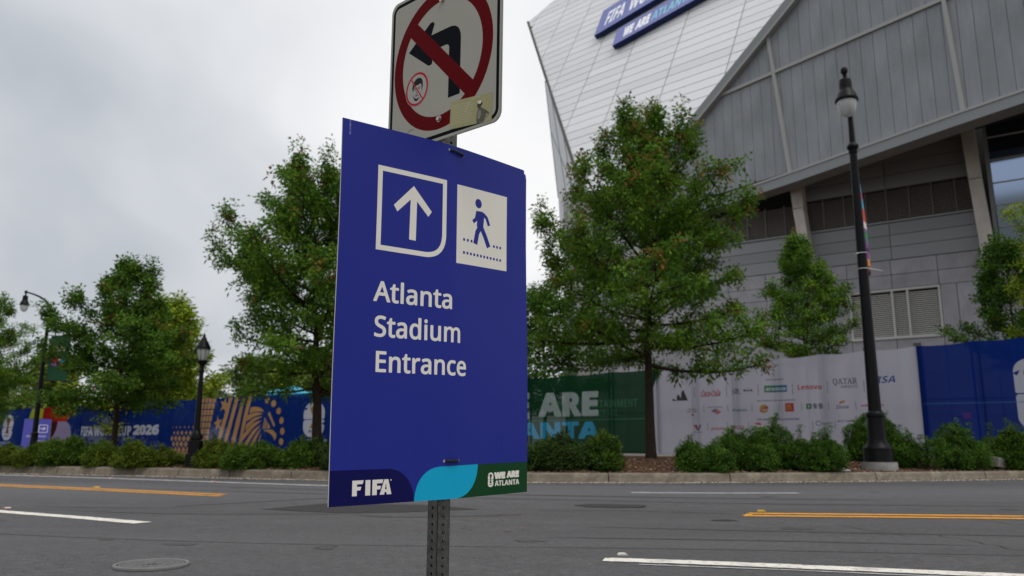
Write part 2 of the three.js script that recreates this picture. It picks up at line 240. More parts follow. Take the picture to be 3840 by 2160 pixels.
struct('traffic_island', (() => { const s = new THREE.Shape(); s.absarc(1.2, 2.0, 1.2, 0, Math.PI / 2); s.absarc(-1.9, 2.0, 1.2, Math.PI / 2, Math.PI); s.absarc(-1.9, -1.75, 1.2, Math.PI, 1.5 * Math.PI); s.absarc(1.2, -1.75, 1.2, 1.5 * Math.PI, 2 * Math.PI); const g = new THREE.ExtrudeGeometry(s, { depth: 0.10, bevelEnabled: true, bevelSize: 0.02, bevelThickness: 0.02, bevelSegments: 2 }); g.rotateX(-Math.PI / 2).rotateY(Math.PI); g.scale(-1, 1, -1); g.translate(0, 0.0, 0); return g; })(), M.concrete);

// ================================================================ THE STADIUM
function frame3(o, u, v) { const O = V3(...o), U = V3(...u).normalize(), W = V3(...v); W.addScaledVector(U, -W.dot(U)).normalize(); const N = U.clone().cross(W); const m = new THREE.Matrix4().makeBasis(U, W, N).setPosition(O); return { O, U, V: W, N, m, at: (a, b, c = 0) => O.clone().addScaledVector(U, a).addScaledVector(W, b).addScaledVector(N, c) }; }
const FW = frame3([21.273, 0, -43.029], [0.82511, 0, 0.56497], [0, 1, 0]);          // lower walls
const FG = frame3([11.614, 0, -49.642], [0.58779, 0, 0.80902], [0, 1, 0]);          // grey translucent front
const FQ = frame3([11.905, 21.746, -51.646], [0.73135, 0, 0.682], [0.32018, 0.88295, -0.34335]);  // pale leaning front
function clipPoly(p, inside, cross) { const out = []; for (let i = 0; i < p.length; i++) { const a = p[i], b = p[(i + 1) % p.length], A = inside(a), B = inside(b); if (A) out.push(a); if (A !== B) out.push(cross(a, b)); } return out; }
function clipBox(p, x0, x1, y0, y1) {
  const cut = (k, v, s) => (q) => clipPoly(q, (a) => s * (a[k] - v) >= 0, (a, b) => { const t = (v - a[k]) / (b[k] - a[k]); return [lerp(a[0], b[0], t), lerp(a[1], b[1], t)]; });
  for (const f of [cut(0, x0, 1), cut(0, x1, -1), cut(1, y0, 1), cut(1, y1, -1)]) { if (p.length < 3) return []; p = f(p); } return p;
}
const areaOf = (p) => Math.abs(p.reduce((s, a, i) => { const b = p[(i + 1) % p.length]; return s + a[0] * b[1] - b[0] * a[1]; }, 0)) / 2;
function slab(F, pts, c0, c1) { const s = new THREE.Shape(pts.map((p) => new THREE.Vector2(...p))); const g = new THREE.ExtrudeGeometry(s, { depth: c1 - c0, bevelEnabled: false }); g.translate(0, 0, c0); g.applyMatrix4(F.m); return g; }
const rect = (a, b, c, d) => [[a, c], [b, c], [b, d], [a, d]];

const S = {
  pale: [0, 1, 2, 3].map((i) => std(lin(0.66, 0.673, 0.69).multiplyScalar(0.93 + i * 0.035), 0.42, { metalness: 0.1 })),
  paleBack: std(lin(0.30, 0.305, 0.315), 0.7),
  edge: std(lin(0.09, 0.088, 0.08), 0.6),
  clad: [0, 1, 2].map((i) => std(lin(0.48, 0.51, 0.53).multiplyScalar(0.97 + i * 0.03), 0.38, { transmission: 0.25, map: scaled(texStain, 1 / 5, 1 / 7) })),
  cladBack: std(lin(0.42, 0.45, 0.47), 0.8, { transmission: 0.5 }),
  mull: std(lin(0.36, 0.37, 0.355), 0.5), beam: std(lin(0.25, 0.27, 0.275), 0.5), beamLip: std(lin(0.36, 0.365, 0.355), 0.5),
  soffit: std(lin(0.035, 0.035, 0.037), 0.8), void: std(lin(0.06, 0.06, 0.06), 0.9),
  metal: [0, 1, 2].map((i) => std(lin(0.27, 0.28, 0.29).multiplyScalar(0.94 + i * 0.06), 0.55)),
  louver: std(lin(0.34, 0.305, 0.265), 0.6), louverFrame: std(lin(0.17, 0.165, 0.16), 0.6),
  vent: std(lin(0.62, 0.605, 0.57), 0.6), ventFrame: std(lin(0.52, 0.52, 0.50), 0.6),
  precast: [0, 1, 2].map((i) => std(lin(0.48, 0.476, 0.495).multiplyScalar(0.95 + i * 0.04), 0.9, { map: scaled(texStain, 0.3) })),
  column: std(lin(0.80, 0.755, 0.67), 0.9, { map: scaled(texStain, 0.4) }), low: std(lin(0.78, 0.78, 0.78), 0.8, { map: scaled(texConcrete, 0.2) }),
  glass: std(lin(0.27, 0.345, 0.49), 0.06, { metalness: 1 }),
};
const stadium = thing('stadium', 'large angular stadium of pale metal panels and grey translucent cladding behind the fence', 'stadium', [0, 0, 0]);
{ // the pale leaning front, panel by panel
  const region = [[-7.6, -3.41], [-25.82, 27.02], [-21, 30.7], [9.5, 13.5], [3, -3.41]];
  const seams = [-30, -24.6, -20.35, -16.55, -12.55, -8.42, -3.48, 1.85, 6.9, 12], r = rng(31);
  obj('facade_backing', [slab(FQ, [[-7.6, -3.41], [-25.82, 27.02], [-13, 36.8], [14, 36.8], [14, -3.41]], -0.5, -0.05)], S.paleBack, stadium);
  obj('facade_edge', [slab(FQ, [[-7.78, -3.41], [-26.06, 27.05], [-25.78, 27.05], [-7.5, -3.41]], -0.55, 0.10)], S.edge, stadium);
  obj('facade_soffit', [slab(FQ, [[-7.6, -3.7], [-7.6, -3.42], [-2.2, -3.42], [-2.2, -3.7]], -0.6, 0.06)], std(lin(0.22, 0.19, 0.16), 0.8), stadium);
  for (let t = -3.36; t < 31; t += 1.0) for (let k = 0; k + 1 < seams.length; k++) {
    const p = clipBox(region, seams[k] + 0.045, seams[k + 1] - 0.045, t + 0.035, t + 0.965); if (p.length < 3 || areaOf(p) < 0.12) continue;
    obj('wall_panel', slab(FQ, p, -0.04, 0.02 + r() * 0.006), S.pale[Math.floor(r() * 4)], stadium);
  }
  // the narrow return of the front at its left, and the low pale wall under it
  const a = FQ.at(-22.06, 20.8), b = FQ.at(-7.6, -3.41), ap = V3(3.0, 34.0, -68.8), ll = V3(3.8, 20.7, -62.9), lg = V3(4.9, 0, -62.9);
  const tri = new THREE.BufferGeometry().setFromPoints([ap, ll, b, ll, lg, b, lg, V3(b.x, 0, b.z), b]); tri.computeVertexNormals(); tri.setAttribute('uv', new THREE.Float32BufferAttribute(new Float32Array(18), 2));
  obj('return_wall', tri, S.pale[3], stadium);
  const seam = (p, q) => limb([p, q], [0.05, 0.05], 4);
  obj('panel_seam', [seam(ap.clone().lerp(ll, 0.99), ap), seam(ll.clone().lerp(b, 0.35), ap.clone().lerp(b, 0.22)), seam(ap.clone().lerp(ll, 0.45), ll.clone().lerp(b, 0.7)), seam(ll.clone().lerp(b, 0.62), ap.clone().lerp(b, 0.52))], S.paleBack, stadium);
  obj('low_wall', slab(FW, rect(-21.5, -13.9, 0, 18.3), -0.9, -0.3), S.low, stadium);
}
{ // the grey front: upright sheets between ribs, with a frame of pale mullions
  const reg = [[-3.2, 15.95], [-3.2, 18.85], [9.2, 26.85], [16, 31.2], [34, 31.2], [34, 16.9], [19.65, 16.45], [7.4, 16.05]];
  obj('cladding_backing', slab(FG, reg, -0.6, -0.10), S.cladBack, stadium);
  const r = rng(41);
  for (const [y0, y1] of [[15.9, 22.62], [22.72, 31.2]]) for (let x = -3.6; x < 27; x += 0.72) { const p = clipBox(reg, x + 0.012, x + 0.708, y0, y1); if (p.length < 3 || areaOf(p) < 0.05) continue; const g = slab(FG, p, -0.08, -0.02); const u = g.attributes.uv, q = g.attributes.position; for (let i = 0; i < u.count; i++) u.setXY(i, u.getX(i) + r() * 0.001, u.getY(i)); obj('cladding_sheet', g, S.clad[Math.floor(r() * 3)], stadium); }
  const bar = (a, b, w, c0, c1) => { const dx = b[0] - a[0], dy = b[1] - a[1], l = Math.hypot(dx, dy), nx = -dy / l * w / 2, ny = dx / l * w / 2; return slab(FG, [[a[0] + nx, a[1] + ny], [b[0] + nx, b[1] + ny], [b[0] - nx, b[1] - ny], [a[0] - nx, a[1] - ny]], c0, c1); };
  obj('mullion', bar([6.55, 25.2], [7.47, 16.05], 0.20, -0.05, 0.12), S.mull, stadium);
  obj('mullion', bar([16.6, 31.2], [16.77, 22.6], 0.20, -0.05, 0.12), S.mull, stadium); obj('mullion', bar([16.77, 22.6], [17.1, 16.4], 0.20, -0.05, 0.12), S.mull, stadium);
  obj('mullion', bar([26, 31], [26.7, 16.6], 0.20, -0.05, 0.12), S.mull, stadium);
  obj('mullion', bar([2.3, 22.67], [34, 22.62], 0.19, -0.05, 0.105), S.mull, stadium);
  obj('roof_edge', bar([-3.3, 19.1], [16.2, 31.6], 0.62, -0.7, 0.30), S.beam, stadium);
  obj('edge_strip', bar([-3.1, 18.86], [16.4, 31.34], 0.14, 0.0, 0.36), S.beamLip, stadium);
  obj('edge_beam', slab(FG, [[-3.4, 15.2], [-3.4, 15.7], [7.4, 16.0], [17, 16.38], [34, 16.85], [34, 16.35], [17, 15.86], [7.4, 15.45]], -0.8, 0.30), S.beam, stadium);
  obj('beam_lip', slab(FG, [[-3.4, 15.71], [-3.4, 15.84], [7.4, 16.14], [17, 16.52], [34, 16.99], [34, 16.86], [17, 16.39], [7.4, 16.01]], -0.8, 0.34), S.beamLip, stadium);
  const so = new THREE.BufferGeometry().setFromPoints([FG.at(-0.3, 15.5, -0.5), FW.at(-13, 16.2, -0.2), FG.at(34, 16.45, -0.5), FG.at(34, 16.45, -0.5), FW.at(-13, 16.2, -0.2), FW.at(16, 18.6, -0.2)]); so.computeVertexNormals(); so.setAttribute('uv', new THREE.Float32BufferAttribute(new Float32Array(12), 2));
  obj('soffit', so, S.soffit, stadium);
}
{ // the lower walls: precast blocks, dark metal bands, louvres, window
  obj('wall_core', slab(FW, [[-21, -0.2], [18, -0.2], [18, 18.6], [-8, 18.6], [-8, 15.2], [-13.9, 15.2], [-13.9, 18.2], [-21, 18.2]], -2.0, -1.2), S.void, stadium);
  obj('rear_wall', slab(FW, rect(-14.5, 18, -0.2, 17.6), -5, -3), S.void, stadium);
  const r = rng(51), pan = (name, mats, x0, x1, y0, y1, c = 0) => obj(name, slab(FW, rect(x0 + 0.015, x1 - 0.015, y0 + 0.015, y1 - 0.015), -1.15, c), mats[Math.floor(r() * mats.length)], stadium);
  const cols = [-19.1, -16.5, -14.0, -11.86, -9.54, -7.22, -4.9, -2.58, -0.28, 2.03, 4.33, 6.6, 9, 11.4, 14];
  for (let i = 0; i + 1 < cols.length; i++) {
    pan('precast_panel', S.precast, cols[i], cols[i + 1], 10.12, 10.95); pan('precast_panel', S.precast, cols[i], cols[i + 1], 9.33, 10.12); pan('precast_panel', S.precast, cols[i], cols[i + 1], 4.6, 6.58); pan('precast_panel', S.precast, cols[i], cols[i + 1], 2.3, 4.6); pan('precast_panel', S.precast, cols[i], cols[i + 1], -0.1, 2.3);
    if (cols[i + 1] <= -2.5 || cols[i] >= 2.0) pan('precast_panel', S.precast, cols[i] === 2.03 ? 2.84 : cols[i], cols[i + 1], 6.58, 9.33);
  }
  pan('precast_panel', S.precast, 2.06, 2.84, 6.58, 9.33);
  for (const [a, b] of [[-13.2, -5.0], [-5.0, -0.17], [-0.17, 4.35]]) for (const [c, d] of [[10.98, 11.72], [11.72, 12.38], [12.38, 13.08]]) pan('metal_panel', S.metal, a, b, c, d, -0.05);
  for (const [a, b] of [[-5.0, -0.17], [-0.17, 4.45]]) for (const [c, d] of [[15.08, 15.88], [15.88, 16.58], [16.58, 17.3], [17.3, 18.2]]) pan('metal_panel', S.metal, a, b, c, d, -0.05);
  obj('louver_sill', slab(FW, rect(-13.2, 4.4, 13.1, 13.2), -0.5, 0.03), S.metal[1], stadium);
  const xs = [-13, -11.8, -10.5, -9.32, -8.15, -7.03, -5.87, -4.75, -3.62, -2.48, -1.28, -0.21, 0.95, 2.1, 3.24, 4.38];
  for (let i = 0; i + 1 < xs.length; i++) { const g = []; for (let y = 13.25; y < 14.98; y += 0.105) { const b = new THREE.BoxGeometry(xs[i + 1] - xs[i] - 0.06, 0.014, 0.075); b.rotateX(0.6); b.translate((xs[i] + xs[i + 1]) / 2, y, -0.16); b.applyMatrix4(FW.m); g.push(b); } const m = obj('louver_slats', g, S.louver, stadium); m.userData.kind = 'stuff'; obj('louver_post', slab(FW, rect(xs[i] - 0.03, xs[i] + 0.03, 13.2, 15.08), -0.3, -0.05), S.louverFrame, stadium); }
  const vx = [-2.52, -0.33, 0.44, 2.0];
  for (let i = 0; i < 3; i++) for (let y = 6.78; y < 9.14; y += 0.108) { const b = new THREE.BoxGeometry(vx[i + 1] - vx[i] - 0.08, 0.016, 0.085); b.rotateX(0.65); b.translate((vx[i] + vx[i + 1]) / 2, y, -0.14); b.applyMatrix4(FW.m); obj('vent_slat', b, S.vent, stadium); }
  for (const x of vx) obj('vent_frame', slab(FW, rect(x - 0.05, x + 0.05, 6.69, 9.2), -0.4, 0.03), S.ventFrame, stadium);
  obj('vent_frame', slab(FW, rect(-2.57, 2.05, 9.2, 9.31), -0.4, 0.04), S.ventFrame, stadium); obj('vent_frame', slab(FW, rect(-2.6, 2.08, 6.53, 6.69), -0.4, 0.09), S.ventFrame, stadium);
  // tapered concrete columns, each of two lifts
  const lift = (p) => obj('column', slab(FW, p, 0.02, 1.0), S.column, stadium);
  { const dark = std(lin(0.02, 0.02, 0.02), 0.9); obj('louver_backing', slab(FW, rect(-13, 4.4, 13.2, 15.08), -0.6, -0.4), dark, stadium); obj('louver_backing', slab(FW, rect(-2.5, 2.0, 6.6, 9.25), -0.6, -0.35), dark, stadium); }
  lift([[-5.2, 16.6], [-5.08, 14.49], [-4.49, 14.49], [-4.55, 16.6]]); lift([[-5.08, 14.45], [-4.72, 10.7], [-4.21, 11.0], [-4.49, 14.45]]);
  lift([[3.82, 18.2], [3.98, 14.59], [4.59, 14.59], [4.46, 18.2]]); lift([[3.98, 14.55], [4.17, 10.75], [4.17, 10.05], [4.42, 10.05], [4.80, 11.0], [4.59, 14.55]]);
  
  // the tall reflecting window
  const FT = frame3(FW.at(0, 11.1, -1.1).toArray(), FW.U.toArray(), V3(0, 1, 0).addScaledVector(FW.N, 0.14).toArray()); // outward lean added so the panes mirror sky from under the beam
  const ys = [11.16, 12.25, 13.43, 14.65, 15.9, 17.13, 18.2];
  for (let i = 0; i + 1 < ys.length; i++) for (const [a, b] of [[4.98, 7.9], [7.95, 10.9]]) obj('window_pane', slab(FT, rect(a, b, ys[i] - 11.1 + 0.03, ys[i + 1] - 11.1 - 0.03), -0.08, 0), S.glass, stadium);
  for (const y of ys) obj('window_bar', slab(FT, rect(4.98, 14, y - 11.1 - 0.03, y - 11.1 + 0.03), -0.1, 0.08), S.ventFrame, stadium);
  obj('window_frame', slab(FW, rect(4.8, 4.98, 11.0, 18.3), -0.5, -0.02), S.metal[2], stadium); obj('window_sill', slab(FW, rect(4.7, 14, 10.98, 11.12), -0.5, 0.08), S.metal[2], stadium);
}
{ // two long signs that stand out from the pale front
  const navy = std(lin(0.012, 0.025, 0.10), 0.5), steel = std(lin(0.35, 0.35, 0.35), 0.5);
  const build = (name, label, s0, t0, len, h, k, off, draw) => {
    const o = thing(name, label, 'building sign', [0, 0, 0], 0, 'long blue signs on the stadium front');
    obj('sign_box', slab(FQ, [[s0, t0], [s0 + len, t0 + len * k], [s0 + len, t0 + len * k + h], [s0 - 0.2, t0 + h]], off - 0.45, off), navy, o);
    const P = [[s0, t0], [s0 + len, t0 + len * k], [s0 + len, t0 + len * k + h], [s0 - 0.2, t0 + h]].map((p) => FQ.at(p[0], p[1], off + 0.02));
    const g = new THREE.BufferGeometry().setFromPoints([P[0], P[1], P[2], P[0], P[2], P[3]]); g.setAttribute('uv', new THREE.Float32BufferAttribute([0, 0, 1, 0, 1, 1, 0, 0, 1, 1, 0, 1], 2)); g.computeVertexNormals();
    obj('sign_face', g, new THREE.MeshStandardMaterial({ map: canvas(2048, 256, draw), roughness: 0.5 }), o);
    for (let q = 0.6; q < len; q += 3.4) obj('bracket', limb([FQ.at(s0 + q, t0 + q * k + 0.25, -0.1), FQ.at(s0 + q, t0 + q * k + 0.25, off - 0.42)], [0.1, 0.1], 6), steel, o);
  };
  const pm = (x, len) => x / len * 2048;
  build('stadium_sign', 'upper long blue stadium sign with white tournament lettering', -13.25, 17.15, 19, 3.8, 0.29, 0.6, (x, w, h) => { x.fillStyle = '#636dac'; x.fillRect(0, 0, w, h); const q = (a) => pm(a, 19); fit(x, 'FIFA', q(0.72), q(2.62), 66, 200, BOLD, '#eef0f4', 0.02, -0.05); fit(x, 'WORLD', q(3.1), q(6.9), 66, 200, BOLD, '#eef0f4', 0.02, -0.05); fit(x, 'CUP', q(7.4), q(9.4), 66, 200, BOLD, '#eef0f4', 0.02, -0.05); fit(x, '2026', q(9.8), q(12.6), 66, 200, BOLD, '#eef0f4', 0.02, -0.05); });
  build('stadium_sign', 'lower long blue stadium sign with white and cyan city slogan', -10.3, 14.2, 13, 2.35, 0.25, 0.6, (x, w, h) => { x.fillStyle = '#6a6fae'; x.fillRect(0, 0, w, h); const q = (a) => pm(a, 13); fit(x, 'WE', q(0.85), q(1.75), 62, 190, BOLD, '#eef0f4', 0.10, -0.05); fit(x, 'ARE', q(2.05), q(3.3), 62, 190, BOLD, '#eef0f4', 0.10, -0.05); fit(x, 'ATLANTA', q(3.5), q(7.2), 62, 190, BOLD, '#79c4dc', 0.02, -0.05); });
}

// ================================================================ THE FENCE AND ITS PRINTED BANNERS
const PTS = [[-35.85, 2.57, -50.59], [-2.17, 3.11, -31.93], [4.87, 3.27, -26.86], [11.49, 3.51, -22.43], [15.14, 3.69, -20.39]];
const steelGrey = std(lin(0.34, 0.34, 0.34), 0.5, { metalness: 0.6 }), fenceSteel = std(lin(0.10, 0.10, 0.105), 0.5, { metalness: 0.3 });
function emblem(x, px, py, w, h, fg, trophy, bg) { // a rounded 2 above a rounded 6 with a cup between them
  const X = (a) => px + a * w, Y = (a) => py + a * h; x.fillStyle = fg;
  const rr = (a, b, c, d, r) => { x.beginPath(); x.roundRect(X(a), Y(b), (c - a) * w, (d - b) * h, r.map((k) => k * w)); x.fill(); };
  rr(0, 0, 1, 0.49, [0.45, 0.45, 0.08, 0.05]); rr(0, 0.505, 1, 1, [0.12, 0.08, 0.40, 0.40]);
  poly(x, [[X(-0.02), Y(0.20)], [X(0.20), Y(0.16)], [X(0.10), Y(0.24)]], bg); poly(x, [[X(1.02), Y(0.56)], [X(0.86), Y(0.62)], [X(1.02), Y(0.66)]], bg);
  x.fillStyle = trophy; x.beginPath(); x.ellipse(X(0.5), Y(0.20), 0.20 * w, 0.085 * h, 0, 0, 7); x.fill();
  poly(x, [[X(0.30), Y(0.21)], [X(0.70), Y(0.21)], [X(0.58), Y(0.42)], [X(0.60), Y(0.60)], [X(0.70), Y(0.74)], [X(0.30), Y(0.74)], [X(0.40), Y(0.60)], [X(0.42), Y(0.42)]], trophy);
  fit(x, 'FIFA', X(0.26), X(0.74), Y(0.80), Y(0.87), BOLD, bg, 0.02);
}
function bannerFence(i, name, label, y0, span, ppm, draw, postEvery, sheer, weave = 0.95) {
  const a = V3(...PTS[i]), b = V3(...PTS[i + 1]), A = a.clone().setY(0), B = b.clone().setY(0), L = A.distanceTo(B), u = B.clone().sub(A).normalize(), n = V3(-u.z, 0, u.x); // n faces the road
  const o = thing(name, label, 'banner fence', [A.x, 0, A.z], 0);
  const cw = Math.min(2048, Math.round(L * ppm)), ch = Math.round(cw / L * span), S_ = cw / L;
  const tex = canvas(cw, ch, (x) => draw(x, (s) => s * S_, (y) => (y0 + span - y) * S_, S_));
  const mat = new THREE.MeshPhysicalMaterial({ map: tex, roughness: 0.95, specularIntensity: 0.1, transmission: sheer, thickness: 0, side: THREE.DoubleSide, transparent: true, opacity: weave });  // woven mesh: the eye passes partly through its holes
  const r = rng(60 + i), bays = Math.max(1, Math.round(L / postEvery));
  const topAt = (s) => lerp(a.y, b.y, s / L);
  for (let k = 0; k < bays; k++) {
    const s0 = k * L / bays, s1 = (k + 1) * L / bays, g = new THREE.PlaneGeometry(1, 1, 14, 8), p = g.attributes.position, uv = g.attributes.uv, ph = r() * 9;
    for (let q = 0; q < p.count; q++) {
      const f = p.getX(q) + 0.5, e = p.getY(q) + 0.5, s = lerp(s0, s1, f), sag = 0.05 * Math.sin(Math.PI * f) * e, y = lerp(y0 + 0.04, topAt(s) - sag, e);
      const out = 0.014 + 0.09 * Math.pow(Math.sin(Math.PI * f), 0.6) * (0.4 + 0.6 * Math.sin(Math.PI * e)) + Math.sin(Math.PI * f) * (0.09 * fbm(s * 1.3, e * 1.2, ph, 3) + 0.012 * Math.sin(s * 9 + ph));
      p.setXYZ(q, u.x * s + n.x * out, y, u.z * s + n.z * out); uv.setXY(q, s / L, (y - y0) / span);
    }
    g.computeVertexNormals(); obj('banner_panel', g, mat, o);
  }
  const post = new THREE.CylinderGeometry(0.03, 0.03, 1, 8);
  for (let k = 0; k <= bays * 1; k++) for (const d of k % 2 ? [-0.09, 0.09] : [-0.08, 0.08]) { const s = clamp(k * L / bays + d, 0.03, L - 0.03), h = topAt(s) + 0.09; const m = obj('post', post, fenceSteel, o); m.scale.y = h; m.position.set(u.x * s - n.x * 0.022, h / 2, u.z * s - n.z * 0.022); }
  for (const y of [y0 + 0.10, (y0 + topAt(L / 2)) / 2]) obj('rail', limb([u.clone().multiplyScalar(0).addScaledVector(n, -0.03).setY(y), u.clone().multiplyScalar(L).addScaledVector(n, -0.03).setY(y)], [0.022, 0.022], 6), steelGrey, o);
  obj('base_rail', (() => { const g = bx(L, 0.10, 0.16, L / 2, y0 - 0.02, 0); g.rotateY(Math.atan2(-u.z, u.x)); return g; })(), std(lin(0.45, 0.45, 0.46), 0.7), o);
  return { o, u, n, L, topAt };
}
const BR = '#a98355', NV = '#04256c', WH = '#b4b8c6';
bannerFence(0, 'banner_fence', 'long blue banner fence with a bronze eagle, stars and white tournament lettering', 0.26, 2.9, 53, (x, X, Y, k) => {
  x.fillStyle = NV; x.fillRect(0, 0, 3000, 300);
  emblem(x, X(7.1), Y(2.36), X(1.15), Y(0.91) - Y(2.36), WH, '#6b4434', NV); fit(x, 'WORLD CUP', X(7.05), X(8.2), Y(0.82), Y(0.66), BOLD, WH); fit(x, '2026', X(7.1), X(8.15), Y(0.58), Y(0.36), BOLD, WH, 0.05);
  x.fillStyle = '#8f9a2a'; x.beginPath(); x.moveTo(X(9.55), Y(1.9)); x.quadraticCurveTo(X(9.6), Y(2.75), X(10.6), Y(3.2)); x.lineTo(X(11.1), Y(3.2)); x.lineTo(X(11.1), Y(1.9)); x.fill();
  const rg = x.createLinearGradient(X(11), 0, X(13.7), 0); rg.addColorStop(0, '#7d0a0c'); rg.addColorStop(1, '#b02a0c'); x.fillStyle = rg; x.beginPath(); x.moveTo(X(10.99), Y(3.2)); x.lineTo(X(13.78), Y(3.2)); x.lineTo(X(13.72), Y(2.6)); x.quadraticCurveTo(X(13.6), Y(2.05), X(13.2), Y(1.92)); x.lineTo(X(10.99), Y(1.92)); x.fill();
  x.fillStyle = '#3b1118'; x.fillRect(X(10.9), Y(1.92), X(1.6), X(2)); x.fillStyle = '#8f84a8'; x.beginPath(); x.moveTo(X(12.4), Y(1.92)); x.lineTo(X(13.2), Y(1.92)); x.bezierCurveTo(X(13.7), Y(1.8), X(13.85), Y(1.3), X(13.8), Y(0.3)); x.lineTo(X(12.4), Y(0.3)); x.lineTo(X(11.9), Y(1.05)); x.quadraticCurveTo(X(12.4), Y(1.3), X(12.4), Y(1.92)); x.fill();
  fit(x, 'FIFA', X(14.55), X(15.65), Y(1.62), Y(1.16), BOLD, WH, 0.07); fit(x, 'WORLD', X(15.78), X(17.6), Y(1.62), Y(1.16), BOLD, WH, 0.07); fit(x, 'CUP', X(17.73), X(18.78), Y(1.62), Y(1.16), BOLD, WH, 0.04); fit(x, '2026', X(18.9), X(20.9), Y(1.64), Y(1.19), BOLD, WH, 0.09);
  x.fillStyle = BR; // scales, column, stars, stripes, eagle
  for (let a = 0; a < 7; a++) for (let b = 0; b < 5; b++) { const s = 21.9 + a * 0.30 + (b % 2) * 0.15, y = 0.45 + b * 0.27, q = Math.max(0, 0.15 - Math.max(0, b - 2.2) * 0.05 - Math.max(0, Math.abs(a - 3) - 2) * 0.02); if (s < 23.6) { x.beginPath(); x.moveTo(X(s), Y(y + q * 1.15)); x.lineTo(X(s + q * 0.95), Y(y)); x.lineTo(X(s), Y(y - q * 1.15)); x.lineTo(X(s - q * 0.95), Y(y)); x.fill(); } }
  for (let b = 0; b < 9; b++) for (let a = 0; a < 4; a++) { const y = 2.95 - b * 0.30, wd = 1.12 - b * 0.05, s0 = 23.72 + a * wd / 4; x.fillRect(X(s0), Y(y), X(wd / 4 - 0.035), X(0.26)); }
  const star = (s, y, q, t) => { x.beginPath(); for (let j = 0; j < 10; j++) { const an = t + j * Math.PI / 5, R = j % 2 ? q * 0.42 : q; x.lineTo(X(s + Math.sin(an) * R * 0.8), Y(y + Math.cos(an) * R)); } x.fill(); };
  star(25.42, 2.55, 0.40, 0.2); star(25.10, 1.68, 0.40, -0.2); star(24.75, 0.75, 0.36, 0.1);
  for (let j = 0; j < 4; j++) poly(x, [[X(25.75 + j * 0.42), Y(3.2)], [X(25.98 + j * 0.42), Y(3.2)], [X(25.23 + j * 0.46), Y(0.2)], [X(24.98 + j * 0.46), Y(0.2)]], BR);
  for (const [s, y] of [[28.2, 2.72], [28.59, 2.55], [28.92, 2.21], [29.15, 1.78], [29.25, 1.3], [29.2, 0.84]]) { x.beginPath(); x.ellipse(X(s), Y(y), X(0.15), X(0.16), 0, 0, 7); x.fill(); }
  const plume = (p0, c1, p1, c2) => { x.beginPath(); x.moveTo(X(p0[0]), Y(p0[1])); x.quadraticCurveTo(X(c1[0]), Y(c1[1]), X(p1[0]), Y(p1[1])); x.quadraticCurveTo(X(c2[0]), Y(c2[1]), X(p0[0] - 0.05), Y(p0[1] - 0.30)); x.closePath(); x.fill(); };
  plume([27.15, 2.42], [27.9, 2.48], [28.05, 2.18], [27.6, 2.25]); plume([27.0, 2.05], [27.6, 2.25], [28.0, 2.1], [27.4, 1.98]); plume([26.95, 1.62], [27.5, 2.02], [27.98, 1.98], [27.35, 1.72]); plume([26.8, 1.15], [27.3, 1.75], [27.95, 1.8], [27.3, 1.35]); plume([26.85, 0.65], [27.4, 1.45], [27.92, 1.6], [27.45, 1.05]); plume([27.25, 0.55], [27.6, 1.2], [27.95, 1.45], [27.7, 0.95]); plume([27.65, 0.50], [27.8, 0.95], [27.98, 1.25], [27.95, 0.8]);
  poly(x, [[X(28.05), Y(1.42)], [X(28.15), Y(1.95)], [X(28.5), Y(1.5)], [X(28.45), Y(1.42)]], BR); poly(x, [[X(28.3), Y(2.1)], [X(28.4), Y(2.2)], [X(28.75), Y(1.6)], [X(28.7), Y(1.48)]], BR); x.strokeStyle = NV; x.lineWidth = 2; for (const e of [28.18, 28.3]) { x.beginPath(); x.moveTo(X(e), Y(1.42)); x.quadraticCurveTo(X(e - 0.02), Y(1.7), X(e + 0.08), Y(1.9)); x.stroke(); }
  x.fillStyle = BR; x.beginPath(); x.moveTo(X(28.1), Y(1.36)); x.lineTo(X(28.6), Y(1.38)); x.quadraticCurveTo(X(29.05), Y(1.15), X(28.75), Y(0.88)); x.quadraticCurveTo(X(28.75), Y(1.18), X(28.1), Y(1.36)); x.fill();
  emblem(x, X(30.5), Y(2.58), X(1.2), Y(1.02) - Y(2.58), WH, '#8d6a4a', NV); fit(x, 'WORLD CUP', X(30.5), X(31.9), Y(0.95), Y(0.80), BOLD, WH); fit(x, '2026', X(30.5), X(31.8), Y(0.72), Y(0.45), BOLD, WH, 0.05);
}, 2.4, 0.3);
bannerFence(1, 'banner_fence', 'dark green banner fence printed in white and cyan with the city slogan', 0.42, 2.9, 110, (x, X, Y) => {
  x.fillStyle = '#0f4127'; x.fillRect(0, 0, 3000, 600);
  fit(x, 'SPORTS & ENTERTAINMENT', X(4.2), X(8.0), Y(2.27), Y(2.02), BOLD, '#2f6a4a', 0.02); fit(x, 'THE HOME OF ATLANTA FANS', X(4.9), X(7.2), Y(1.95), Y(1.72), BOLD, '#265f41', 0.02);
  fit(x, 'WE', X(1.4), X(3.55), Y(2.6), Y(1.72), BOLD, '#9fb0b0', 0.07); fit(x, 'ARE', X(4.02), X(6.5), Y(2.56), Y(1.78), BOLD, '#9fb0b0', 0.07);
  fit(x, 'ATLANTA', X(0.9), X(6.5), Y(1.53), Y(0.98), BOLD, '#2f9ac4', 0.06);
  x.fillStyle = '#33704f'; x.fillRect(X(0), Y(1.62), X(9), X(0.03));
  x.fillStyle = '#d0d1e2'; x.beginPath(); x.moveTo(X(8.7), Y(3.4)); x.lineTo(X(8.7), Y(0)); x.lineTo(X(8.56), Y(0)); x.lineTo(X(8.56), Y(2.6)); x.lineTo(X(8.7), Y(3.0)); x.fill();
}, 1.75, 0.4);
